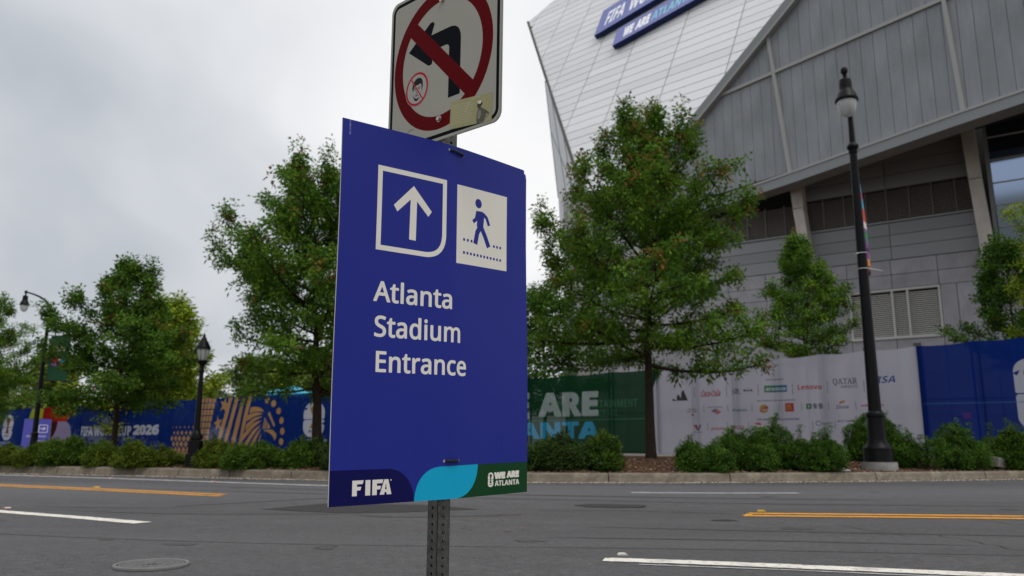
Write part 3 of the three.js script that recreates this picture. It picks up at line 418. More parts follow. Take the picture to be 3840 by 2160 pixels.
bannerFence(2, 'banner_fence', 'pale grey banner fence printed with rows of sponsor logos', 0.42, 3.2, 150, (x, X, Y) => {
  x.fillStyle = '#d0d1e2'; x.fillRect(0, 0, 3000, 900);
  x.fillStyle = '#12492c'; x.beginPath(); x.moveTo(0, 0); x.lineTo(X(0.75), 0); x.lineTo(X(0.30), Y(3.2)); x.quadraticCurveTo(X(0.02), Y(3.05), 0, Y(2.5)); x.fill();
  x.fillStyle = NV; x.fillRect(X(7.93), 0, 99, 900);
  for (const [a, b, c] of [[0.60, 0.76, 2.24], [0.74, 0.94, 2.38], [0.88, 1.11, 2.52]]) poly(x, [[X(a), Y(2.165)], [X(b + 0.0), Y(2.165)], [X(b - 0.16 + (b - 0.76) * 0.05), Y(c)], [X(a - 0.02 + (c - 2.24) * 0.15), Y(c - 0.08)]], '#101014');
  const txt = (t, a, b, top, base, f, c, e = 0, sl = 0) => fit(x, t, X(a), X(b), Y(top), Y(base), f, c, e, sl), bar = (s, y0, y1) => { x.fillStyle = '#5f5f6c'; x.fillRect(X(s), Y(y1), 2, Y(y0) - Y(y1)); };
  txt('Coca-Cola', 1.54, 2.21, 2.46, 2.27, 'italic bold #px serif', '#a82a38', 0.02, -0.12);
  x.strokeStyle = '#353a50'; x.lineWidth = 3; x.beginPath(); x.ellipse(X(2.70), Y(2.43), X(0.10), X(0.055), 0, 0, 7); x.stroke(); txt('H', 2.65, 2.75, 2.47, 2.39, 'italic bold #px sans-serif', '#353a50'); txt('HYUNDAI', 2.56, 2.86, 2.355, 2.32, BOLD, '#353a50'); txt('KIA', 2.95, 3.26, 2.46, 2.39, BOLD, '#1c1c22', 0.02);
  const g = x.createLinearGradient(X(3.61), 0, X(4.29), 0); g.addColorStop(0, '#3f8a3c'); g.addColorStop(0.5, '#2a7a80'); g.addColorStop(1, '#1c62a8'); x.fillStyle = g; x.fillRect(X(3.61), Y(2.55), X(0.68), X(0.21)); txt('aramco', 3.65, 4.26, 2.50, 2.39, BOLD, '#d4dbe2', 0.02);
  txt('Lenovo', 4.61, 5.31, 2.53, 2.385, BOLD, '#b02c38'); txt('QATAR', 5.63, 6.31, 2.665, 2.51, SER, '#332c3c', 0.02); txt('AIRWAYS', 5.84, 6.32, 2.47, 2.395, SER, '#332c3c', 0.01); txt('VISA', 6.62, 7.33, 2.69, 2.50, 'italic bold #px sans-serif', '#1d4a94');
  for (const s of [1.32, 2.40, 3.42, 4.45, 5.47, 6.48]) bar(s, 2.25, 2.60);
  txt('FIFA PARTNERS', 3.67, 4.20, 2.755, 2.71, BOLD, '#3b3a46'); txt('FIFA WORLD CUP 2026 SPONSORS', 3.37, 4.53, 2.115, 2.07, BOLD, '#3b3a46'); txt('FIFA WORLD CUP 2026 SUPPORTERS', 3.34, 4.62, 1.54, 1.49, BOLD, '#3b3a46');
  txt('MICHELOB', 1.10, 1.36, 1.90, 1.87, BOLD, '#3f4258'); txt('ULTRA', 1.05, 1.42, 1.84, 1.78, REG, '#3f4258'); x.fillStyle = '#a63a44'; x.fillRect(X(1.22), Y(1.74), X(0.05), X(0.08));
  txt('BANK OF AMERICA', 1.78, 2.27, 1.945, 1.915, BOLD, '#4a4a58'); for (let q = 0; q < 3; q++) poly(x, [[X(1.90 + q * 0.07), Y(1.80 - q * 0.035)], [X(2.05 + q * 0.07), Y(1.88 - q * 0.035)], [X(2.10 + q * 0.06), Y(1.85 - q * 0.035)], [X(1.95 + q * 0.07), Y(1.765 - q * 0.035)]], q ? '#a8404a' : '#3a456e');
  txt('Hisense', 2.56, 3.05, 1.86, 1.78, BOLD, '#237a7a'); x.fillStyle = '#b98d2e'; x.beginPath(); x.arc(X(3.57), Y(1.84), X(0.13), 0, 7); x.fill(); poly(x, [[X(3.44), Y(1.80)], [X(3.68), Y(1.93)], [X(3.70), Y(1.86)], [X(3.46), Y(1.74)]], '#a63038'); txt("Lay's", 3.47, 3.68, 1.86, 1.79, 'italic bold #px sans-serif', '#d8c9c4', 0, -0.1);
  x.fillStyle = '#b3262c'; x.fillRect(X(4.21), Y(2.00), X(0.26), X(0.26)); x.strokeStyle = '#c98f22'; x.lineWidth = 4; for (const s of [4.285, 4.345]) { x.beginPath(); x.moveTo(X(s - 0.03), Y(1.79)); x.quadraticCurveTo(X(s), Y(2.10), X(s + 0.045), Y(1.80)); x.stroke(); }
  x.fillStyle = '#2e7d4a'; x.fillRect(X(4.84), Y(1.965), X(0.15), X(0.16)); x.fillStyle = '#d0d1e2'; x.fillRect(X(4.88), Y(1.90), X(0.07), X(0.03)); x.fillRect(X(4.90), Y(1.95), X(0.02), X(0.12)); x.strokeStyle = '#33333c'; x.lineWidth = 2.5; for (const s of [5.04, 5.19]) { x.strokeRect(X(s), Y(1.95), X(0.09), X(0.05)); x.beginPath(); x.moveTo(X(s + 0.045), Y(1.97)); x.lineTo(X(s + 0.045), Y(1.81)); x.moveTo(X(s - 0.01), Y(1.87)); x.lineTo(X(s + 0.11), Y(1.87)); x.moveTo(X(s), Y(1.81)); x.lineTo(X(s + 0.1), Y(1.84)); x.stroke(); }
  txt('Dove', 5.68, 6.03, 1.90, 1.80, 'italic #px serif', '#3c3c58', 0.02); x.fillStyle = '#b5803c'; x.beginPath(); x.ellipse(X(5.86), Y(1.985), X(0.09), X(0.035), -0.4, 0, 7); x.fill(); txt('verizon', 6.36, 6.98, 1.91, 1.84, BOLD, '#b0323c');
  for (const s of [1.64, 2.42, 3.20, 4.0, 4.70, 5.46, 6.22]) bar(s, 1.76, 2.0);
  poly(x, [[X(1.26), Y(1.38)], [X(1.38), Y(1.38)], [X(1.42), Y(1.20)], [X(1.36), Y(1.20)]], '#a8303c'); poly(x, [[X(1.46), Y(1.38)], [X(1.53), Y(1.38)], [X(1.43), Y(1.20)], [X(1.40), Y(1.20)]], '#2a5f9a'); txt('VALVOLINE', 1.27, 1.55, 1.165, 1.13, BOLD, '#34406a'); txt('airbnb', 1.85, 2.30, 1.30, 1.21, BOLD, '#b06068'); txt('DIAGEO', 2.47, 2.91, 1.34, 1.24, REG, '#a8404c', 0.03); poly(x, [[X(3.25), Y(1.42)], [X(3.42), Y(1.42)], [X(3.48), Y(1.34)], [X(3.32), Y(1.36)]], '#b8422c');
  x.strokeStyle = '#66708c'; x.lineWidth = 3; x.beginPath(); x.arc(X(5.15), Y(1.38), X(0.07), 0, 7); x.stroke(); txt('FANATICS', 5.25, 5.55, 1.42, 1.35, BOLD, '#66708c'); txt('ROCK-IT CARGO', 5.70, 6.1, 1.46, 1.41, BOLD, '#3f3f4c'); x.fillStyle = '#b8562c'; x.fillRect(X(6.48), Y(1.55), X(0.14), X(0.06));
  for (const s of [1.74, 2.38, 3.05, 4.98, 5.62]) bar(s, 1.2, 1.45);
}, 1.33, 0.6, 0.88);
const fence3 = bannerFence(3, 'banner_fence', 'royal blue banner fence with white tournament emblem right of the sponsor fence', 0.42, 3.35, 150, (x, X, Y) => {
  x.fillStyle = '#06297a'; x.fillRect(0, 0, 3000, 900);
  emblem(x, X(2.22), Y(3.02), X(0.78), X(1.85), WH, '#6b5a4a', '#06297a'); fit(x, 'WORLD CUP', X(2.32), X(3.1), Y(1.06), Y(0.94), BOLD, WH); fit(x, '2026', X(2.32), X(3.05), Y(0.86), Y(0.66), BOLD, WH, 0.05);
  x.fillStyle = 'rgba(80,120,170,0.5)'; x.fillRect(0, Y(1.90), X(9), X(0.035)); x.fillStyle = '#4a2a78'; x.fillRect(X(0.95), Y(1.62), X(0.18), X(0.16));
}, 1.4, 0.4);

// ================================================================ THE SIGN POST AND ITS TWO SIGNS
const POST = V3(-0.2337, 0, -2.673), YAW = rad(43.2);
{
  const o = thing('sign_post', 'square perforated steel post carrying both signs in the foreground', 'sign post', [POST.x, 0, POST.z], YAW);
  const H = 2.36, w = 0.0508, geos = [];
  for (let k = 0; k < 4; k++) {
    const s = new THREE.Shape(); s.moveTo(-w / 2, 0); s.lineTo(w / 2, 0); s.lineTo(w / 2, H); s.lineTo(-w / 2, H);
    for (let y = 0.0254; y < H - 0.01; y += 0.0254) { const h = new THREE.Path(); h.absellipse(0, y, 0.0056, 0.0056, 0, Math.PI * 2, true); s.holes.push(h); }
    const g = new THREE.ExtrudeGeometry(s, { depth: 0.0028, bevelEnabled: false, curveSegments: 6 }); g.translate(0, 0, w / 2 - 0.0028); g.rotateY(k * Math.PI / 2); geos.push(g);
  }
  obj('tube', geos, std(lin(0.20, 0.20, 0.19), 0.45, { metalness: 0.8, map: scaled(texConcrete, 9) }), o);
  obj('sleeve', bx(0.062, 0.22, 0.062, 0, 0.11, 0, 0.003), M.galv, o);
}
{ // the no-left-turn plate
  const W = 0.608, h = W / 2, o = thing('no_left_turn_sign', 'weathered square no left turn sign with two stickers at the top of the post', 'traffic sign', [-0.2545, 2.0148, -2.637]);
  o.rotation.order = 'YXZ'; o.rotation.set(rad(1.977), rad(-44.03), rad(-2.531));
  const rr = 0.038, shape = (q, r) => { const s = new THREE.Shape(), a = q; s.moveTo(-a + r, -a); s.lineTo(a - r, -a); s.absarc(a - r, -a + r, r, -Math.PI / 2, 0); s.lineTo(a, a - r); s.absarc(a - r, a - r, r, 0, Math.PI / 2); s.lineTo(-a + r, a); s.absarc(-a + r, a - r, r, Math.PI / 2, Math.PI); s.lineTo(-a, -a + r); s.absarc(-a + r, -a + r, r, Math.PI, Math.PI * 1.5); return s; };
  const pg = new THREE.ExtrudeGeometry(shape(h, rr), { depth: 0.0022, bevelEnabled: true, bevelSize: 0.0004, bevelThickness: 0.0004, bevelSegments: 1, curveSegments: 10 }); pg.translate(0, 0, -0.0028);
  obj('plate', pg, std(lin(0.33, 0.32, 0.29), 0.55, { metalness: 0.5 }), o);
  const rs = rng(91);
  const face = canvas(1024, 1024, (x, w) => {
    const X = (a) => a * w; x.fillStyle = '#a3a197'; x.fillRect(0, 0, w, w); for (let i = 0; i < 9000; i++) { x.fillStyle = `rgba(${90 + rs() * 60},${80 + rs() * 50},${65 + rs() * 40},${0.03 + rs() * 0.10})`; x.fillRect(rs() * w, rs() * w, 1 + rs() * 2, 1 + rs() * 3); }
    for (let i = 0; i < 40; i++) { x.fillStyle = `rgba(90,80,60,${0.02 + rs() * 0.04})`; const a = rs() * w, b = rs() * w; x.fillRect(a, b, 2 + rs() * 5, 40 + rs() * 160); }
    x.strokeStyle = '#0d0f16'; x.lineWidth = X(0.022); x.beginPath(); x.roundRect(X(0.030), X(0.030), X(0.94), X(0.94), X(0.05)); x.stroke();
    x.fillStyle = '#0e1018'; x.beginPath(); x.moveTo(X(0.563), X(0.76)); x.lineTo(X(0.664), X(0.76)); x.lineTo(X(0.664), X(0.43)); x.quadraticCurveTo(X(0.664), X(0.325), X(0.56), X(0.323)); x.lineTo(X(0.398), X(0.323)); x.lineTo(X(0.425), X(0.262)); x.quadraticCurveTo(X(0.42), X(0.235), X(0.385), X(0.243)); x.lineTo(X(0.186), X(0.372)); x.lineTo(X(0.375), X(0.508)); x.quadraticCurveTo(X(0.42), X(0.52), X(0.412), X(0.485)); x.lineTo(X(0.40), X(0.425)); x.lineTo(X(0.53), X(0.425)); x.quadraticCurveTo(X(0.563), X(0.425), X(0.563), X(0.455)); x.closePath(); x.fill();
    x.strokeStyle = '#5e070e'; x.lineWidth = X(0.083); x.beginPath(); x.arc(X(0.490), X(0.490), X(0.398), 0, 7); x.stroke(); x.lineWidth = X(0.094); x.beginPath(); x.moveTo(X(0.21), X(0.22)); x.lineTo(X(0.77), X(0.77)); x.stroke();
    for (let i = 0; i < 220; i++) { x.fillStyle = `rgba(40,34,28,${0.05 + rs() * 0.15})`; x.fillRect(rs() * w, rs() * w, 1 + rs() * 3, 1 + rs() * 3); }
    x.strokeStyle = 'rgba(30,26,20,0.8)'; x.lineWidth = 4; x.beginPath(); x.moveTo(X(0.19), X(0.893)); x.quadraticCurveTo(X(0.22), X(0.872), X(0.255), X(0.878)); x.stroke();
  });
  const fg = new THREE.ShapeGeometry(shape(h - 0.002, rr), 10), uv = fg.attributes.uv; for (let i = 0; i < uv.count; i++) uv.setXY(i, uv.getX(i) / W + 0.5, uv.getY(i) / W + 0.5); fg.translate(0, 0, 0.0006);
  obj('sign_face', fg, new THREE.MeshPhysicalMaterial({ map: face, roughness: 0.55, specularIntensity: 0.06 }), o);
  const at = (u, v) => [(u - 0.5) * W, (0.5 - v) * W];
  const round = canvas(512, 512, (x, w) => { // a hand-cut round sticker: a man's head struck through
    x.fillStyle = '#a4a29a'; x.fillRect(0, 0, w, w); x.fillStyle = '#111214';
    x.beginPath(); x.moveTo(150, 250); x.bezierCurveTo(140, 130, 230, 80, 290, 95); x.bezierCurveTo(375, 100, 395, 190, 378, 275); x.lineTo(362, 300); x.bezierCurveTo(368, 240, 352, 195, 330, 180); x.bezierCurveTo(280, 205, 225, 190, 200, 215); x.bezierCurveTo(180, 240, 178, 270, 176, 300); x.closePath(); x.fill();
    for (const [a, b] of [[212, 255], [300, 245]]) { x.fillRect(a - 22, b - 18, 56, 11); x.beginPath(); x.ellipse(a + 6, b + 10, 16, 8, 0, 0, 7); x.fill(); }
    x.lineWidth = 7; x.strokeStyle = '#111214'; x.beginPath(); x.moveTo(262, 262); x.lineTo(250, 318); x.lineTo(282, 322); x.stroke(); x.beginPath(); x.moveTo(228, 352); x.quadraticCurveTo(265, 338, 300, 350); x.quadraticCurveTo(268, 368, 228, 352); x.stroke();
    x.beginPath(); x.moveTo(182, 330); x.quadraticCurveTo(200, 425, 268, 436); x.quadraticCurveTo(340, 420, 366, 310); x.lineTo(340, 372); x.quadraticCurveTo(300, 402, 262, 398); x.quadraticCurveTo(215, 394, 182, 330); x.fill();
    x.strokeStyle = '#a8142a'; x.lineWidth = 34; x.beginPath(); x.arc(256, 256, 232, 0, 7); x.stroke(); x.lineWidth = 22; x.beginPath(); x.moveTo(110, 100); x.lineTo(402, 412); x.stroke();
  });
  const cg = new THREE.CircleGeometry(0.0655, 40); cg.translate(0, 0, 0.0012); const st = obj('sticker', cg, new THREE.MeshPhysicalMaterial({ map: round, roughness: 0.5, specularIntensity: 0.2 }), o); { const p = at(0.276, 0.629); st.position.set(p[0], p[1], 0); st.rotation.z = rad(-6); st.userData.label = 'round sticker of a man\'s face struck through in red'; }
  const photo = canvas(512, 256, (x, w, hh) => { // a pale card with a runner in black and white
    x.fillStyle = '#9d986f'; x.fillRect(0, 0, w, hh); for (let i = 0; i < 8; i++) { x.fillStyle = 'rgba(190,190,170,0.35)'; x.fillRect(20, 40 + i * 24, 220 + (i * 53) % 60, 9); }
    x.strokeStyle = 'rgba(205,202,180,0.8)'; x.lineWidth = 4; x.beginPath(); x.arc(330, 150, 140, 3.3, 4.9); x.stroke();
    x.fillStyle = '#3a3a30'; x.beginPath(); x.ellipse(356, 92, 24, 32, -0.2, 0, 7); x.fill(); x.fillStyle = '#d2d0bd'; x.beginPath(); x.ellipse(360, 66, 27, 15, 0.15, 0, 7); x.fill(); x.fillStyle = '#26261f'; x.beginPath(); x.ellipse(384, 84, 9, 16, 0, 0, 7); x.fill();
    x.fillStyle = '#57564a'; x.beginPath(); x.moveTo(352, 118); x.lineTo(382, 116); x.lineTo(440, 150); x.lineTo(446, 186); x.lineTo(418, 250); x.lineTo(336, 256); x.quadraticCurveTo(322, 180, 340, 140); x.fill(); x.fillStyle = '#86836f'; x.beginPath(); x.ellipse(362, 178, 20, 42, 0.1, 0, 7); x.fill();
    x.strokeStyle = '#4b493c'; x.lineWidth = 17; x.lineJoin = 'round'; x.beginPath(); x.moveTo(436, 158); x.lineTo(474, 188); x.lineTo(418, 240); x.stroke(); x.strokeStyle = '#8b8874'; x.lineWidth = 11; x.beginPath(); x.moveTo(474, 186); x.lineTo(424, 234); x.stroke();
  });
  const q = [[0.592, 0.793], [0.937, 0.823], [0.929, 0.985], [0.585, 0.957]].map(([u, v]) => V3(...at(u, v), 0.0014)), sg = new THREE.BufferGeometry().setFromPoints([q[3], q[2], q[1], q[3], q[1], q[0]]); sg.setAttribute('uv', new THREE.Float32BufferAttribute([0, 0, 1, 0, 1, 1, 0, 0, 1, 1, 0, 1], 2)); sg.computeVertexNormals();
  obj('sticker', sg, new THREE.MeshPhysicalMaterial({ map: photo, roughness: 0.45, specularIntensity: 0.25 }), o).userData.label = 'rectangular cream sticker showing a runner';
  for (const v of [0.133, 0.87]) { const p = at(0.492, v), b = obj('bolt', (() => { const a = new THREE.CylinderGeometry(0.0085, 0.0095, 0.008, 6); a.rotateX(Math.PI / 2); a.translate(0, 0, 0.006); const c = new THREE.CylinderGeometry(0.012, 0.012, 0.002, 16); c.rotateX(Math.PI / 2); c.translate(0, 0, 0.0018); return [a, c]; })(), std(lin(0.42, 0.38, 0.33), 0.4, { metalness: 0.9 }), o); b.position.set(p[0], p[1], 0); b.rotation.z = 0.3; }
}
{ // the blue wayfinding board, bowed where the ties pull it to the post
  const W = 0.7975, H = 1.1895, T = 0.004, o = thing('wayfinding_sign', 'large blue wayfinding board reading Atlanta Stadium Entrance tied to the post', 'sign board', [-0.2387, 1.0798, -2.6392]);
  o.rotation.order = 'YXZ'; o.rotation.set(rad(0.99), rad(42.56), rad(1.231));
  const u0 = 0.525, bow = (u) => { const d = (u - u0) / (u < u0 ? u0 : 1 - u0), a = Math.abs(d); return 0.036 * (1 - Math.sqrt(a * a + 0.012) / Math.sqrt(1.012)); };
  const rs = rng(95);
  const print = canvas(1024, 1527, (x, w, h) => {
    const X = (a) => a * w, Y = (a, m = 0) => (a + m * 0.012 * (1 - a)) * h; x.fillStyle = '#1d2880'; x.fillRect(0, 0, w, h);
    x.strokeStyle = 'rgba(255,255,255,0.018)'; for (let i = 0; i < w; i += 3) { x.beginPath(); x.moveTo(i, 0); x.lineTo(i, h); x.stroke(); } x.strokeStyle = 'rgba(0,0,20,0.03)'; for (let i = 0; i < h; i += 4) { x.beginPath(); x.moveTo(0, i); x.lineTo(w, i); x.stroke(); }
    const wt = '#d8d5cc';
    x.strokeStyle = wt; x.lineWidth = X(0.021); x.beginPath(); x.moveTo(X(0.171), Y(0.111, 0.4)); x.lineTo(X(0.482), Y(0.107, 0.8)); x.lineTo(X(0.482), Y(0.262, 0.8)); x.quadraticCurveTo(X(0.482), Y(0.330, 0.7), X(0.385), Y(0.331, 0.6)); x.lineTo(X(0.171), Y(0.332, 0.4)); x.closePath(); x.stroke();
    poly(x, [[X(0.311), Y(0.296, 0.6)], [X(0.343), Y(0.297, 0.6)], [X(0.345), Y(0.184, 0.6)], [X(0.401), Y(0.222, 0.6)], [X(0.418), Y(0.206, 0.6)], [X(0.328), Y(0.141, 0.6)], [X(0.236), Y(0.207, 0.5)], [X(0.253), Y(0.224, 0.5)], [X(0.314), Y(0.182, 0.6)]], wt);
    poly(x, [[X(0.549), Y(0.102, 1)], [X(0.864), Y(0.103, 0.3)], [X(0.863), Y(0.338, 0.3)], [X(0.548), Y(0.338, 1)]], wt);
    const bl = '#1d2880', P = (u, v) => [X(u), Y(v, 0.7)]; x.fillStyle = bl; x.beginPath(); x.ellipse(...P(0.678, 0.146), X(0.020), Y(0.0142), 0, 0, 7); x.fill();
    x.strokeStyle = bl; x.lineCap = 'butt'; x.lineJoin = 'round'; const ln = (pts, lw) => { x.lineWidth = X(lw); x.beginPath(); pts.forEach((p, i) => (i ? x.lineTo(...P(...p)) : x.moveTo(...P(...p)))); x.stroke(); };
    poly(x, [P(0.664, 0.170), P(0.704, 0.168), P(0.716, 0.176), P(0.708, 0.222), P(0.682, 0.226), P(0.668, 0.216), P(0.673, 0.186)], bl);
    ln([[0.672, 0.173], [0.664, 0.196], [0.645, 0.206]], 0.017); ln([[0.706, 0.174], [0.730, 0.184], [0.746, 0.206]], 0.017); ln([[0.690, 0.216], [0.672, 0.236], [0.660, 0.272]], 0.025); ln([[0.694, 0.214], [0.722, 0.243], [0.745, 0.273]], 0.025);
    x.fillStyle = bl; for (const [a, b, n, v] of [[0.592, 0.637, 3, 0.266], [0.779, 0.821, 3, 0.266], [0.592, 0.821, 12, 0.305]]) for (let i = 0; i < n; i++) x.fillRect(X(a + (b - a) * i / (n - 1)) - X(0.0055), Y(v, 0.7) - X(0.0055), X(0.011), X(0.0115));
    fit(x, 'Atlanta', X(0.160), X(0.535), Y(0.424, 0.5), Y(0.4765, 0.5), REG, wt, 0.038); fit(x, 'Stadium', X(0.163), X(0.582), Y(0.517, 0.5), Y(0.570, 0.5), REG, wt, 0.038); fit(x, 'Entrance', X(0.168), X(0.614), Y(0.6105, 0.5), Y(0.663, 0.5), REG, wt, 0.038);
    x.fillStyle = '#060648'; x.beginPath(); x.moveTo(0, Y(0.9135)); x.lineTo(X(0.235), Y(0.9135)); x.bezierCurveTo(X(0.315), Y(0.914), X(0.358), Y(0.955), X(0.358), h); x.lineTo(0, h); x.fill();
    x.fillStyle = '#073a1a'; x.fillRect(X(0.56), Y(0.9115), X(0.5), h); x.fillStyle = '#0a9ac2'; x.beginPath(); x.moveTo(X(0.359), h); x.bezierCurveTo(X(0.362), Y(0.95), X(0.405), Y(0.9135), X(0.485), Y(0.9130)); x.lineTo(X(0.684), Y(0.9115)); x.bezierCurveTo(X(0.684), Y(0.955), X(0.645), Y(0.995), X(0.570), h); x.fill();
    // FIFA in heavy cut letters
    const F = (a, b) => [X(a), Y(b)]; const t0 = 0.9395, b0 = 0.9775; for (const s of [0.092, 0.153 + 0.022]) poly(x, [F(s, t0), F(s + 0.047, t0), F(s + 0.043, t0 + 0.0095), F(s + 0.020, t0 + 0.0095), F(s + 0.020, t0 + 0.0155), F(s + 0.038, t0 + 0.0155), F(s + 0.034, t0 + 0.0245), F(s + 0.020, t0 + 0.0245), F(s + 0.020, b0), F(s, b0)], wt);
    poly(x, [F(0.146, t0), F(0.167, t0), F(0.167, b0), F(0.146, b0)], wt); poly(x, [F(0.226, t0), F(0.243, t0), F(0.258, b0), F(0.237, b0), F(0.2355, b0 - 0.006), F(0.228, b0 - 0.006), F(0.2265, b0), F(0.2065, b0)], wt); poly(x, [F(0.2335, t0 + 0.010), F(0.2365, b0 - 0.013), F(0.2300, b0 - 0.013)], '#060648');
    x.fillStyle = wt; x.beginPath(); x.arc(X(0.2545), Y(0.942), 3, 0, 7); x.fill();
    emblem(x, X(0.746), Y(0.9365), X(0.034), Y(0.977) - Y(0.9365), wt, '#073a1a', '#073a1a'); fit(x, 'WE', X(0.788), X(0.854), Y(0.938), Y(0.954), BOLD, wt, 0.16); fit(x, 'ARE', X(0.867), X(0.944), Y(0.937), Y(0.953), BOLD, wt, 0.16); fit(x, 'ATLANTA', X(0.789), X(0.946), Y(0.9605), Y(0.975), BOLD, wt, 0.03);
    x.save(); x.translate(X(0.036), Y(0.042)); x.rotate(-Math.PI / 2); x.fillStyle = 'rgba(215,215,225,0.8)'; x.font = '9px sans-serif'; x.fillText('ATL-LST-MVL-0723-A', 0, 0); x.restore();
    x.fillStyle = '#9d9db0'; for (const [u, v] of [[0.506, 0.015], [0.578, 0.022], [0.501, 0.899], [0.571, 0.899]]) { x.beginPath(); x.ellipse(X(u), Y(v), 9, 6, 0, 0, 7); x.fill(); }
  });
  const us = [0]; for (let i = 1; i < 40; i++) us.push(i / 40); us.push(0.984, 1); us.sort((a, b) => a - b); const vs = [0, 0.010, 0.03, 0.1, 0.25, 0.4, 0.55, 0.7, 0.85, 0.95, 1];
  const P = (u, v, back) => { let x = (u - 0.5) * W, y = (0.5 - v) * H, z = bow(u) + 0.006 * Math.sin(v * 7 + u * 3) * Math.abs(u - u0); if (u === 1 && v === 0) { x -= 0.013; y -= 0.010; z -= 0.004; } if (u === 1 && v === 0.010) { x -= 0.003; y -= 0.006; } if (u === 0.984 && v === 0) { y -= 0.001; } return [x, y, z - (back ? T : 0)]; };
  const grid = (back) => { const pos = [], uv = [], idx = [], n = us.length; vs.forEach((v, j) => us.forEach((u, i) => { pos.push(...P(u, v, back)); uv.push(u, 1 - v); if (i && j) { const a = (j - 1) * n + i - 1; back ? idx.push(a, a + 1, a + n, a + 1, a + n + 1, a + n) : idx.push(a, a + n, a + 1, a + 1, a + n, a + n + 1); } })); const g = new THREE.BufferGeometry(); g.setAttribute('position', new THREE.Float32BufferAttribute(pos, 3)); g.setAttribute('uv', new THREE.Float32BufferAttribute(uv, 2)); g.setIndex(idx); g.computeVertexNormals(); return g; };
  obj('printed_face', grid(false), new THREE.MeshPhysicalMaterial({ map: print, roughness: 0.62, roughnessMap: scaled(texSheen, 1.3, 1.1), specularIntensity: 0.32, bumpMap: scaled(texWeave, 6, 9), bumpScale: 0.0003 }), o);
  const rim = []; const loop = [...us.map((u) => [u, 0]), ...vs.slice(1).map((v) => [1, v]), ...us.slice(0, -1).reverse().map((u) => [u, 1]), ...vs.slice(0, -1).reverse().map((v) => [0, v])]; for (let i = 0; i + 1 < loop.length; i++) { const a = P(...loop[i], 0), b = P(...loop[i + 1], 0), c = P(...loop[i], 1), d = P(...loop[i + 1], 1); rim.push(...a, ...c, ...b, ...b, ...c, ...d); }
  const rg = new THREE.BufferGeometry(); rg.setAttribute('position', new THREE.Float32BufferAttribute(rim, 3)); rg.computeVertexNormals();
  obj('core', [rg, grid(true)], std(lin(0.62, 0.61, 0.58), 0.6), o);
  const tie = (u1, v1, u2, v2, name) => { const a = P(u1, v1), b = P(u2, v2), pts = []; for (let i = 0; i <= 8; i++) { const t = i / 8, k = Math.sin(Math.PI * t); pts.push(V3(lerp(a[0], b[0], t), lerp(a[1], b[1], t), lerp(a[2], b[2], t) + 0.001 + 0.007 * Math.min(1, k * 2.2))); } const g = limb(pts, pts.map(() => 0.0044), 8); return obj(name, g, std(lin(0.012, 0.012, 0.012), 0.35), o); };
  tie(0.506, 0.0155, 0.578, 0.0225, 'zip_tie'); tie(0.503, 0.899, 0.570, 0.899, 'zip_tie');
}

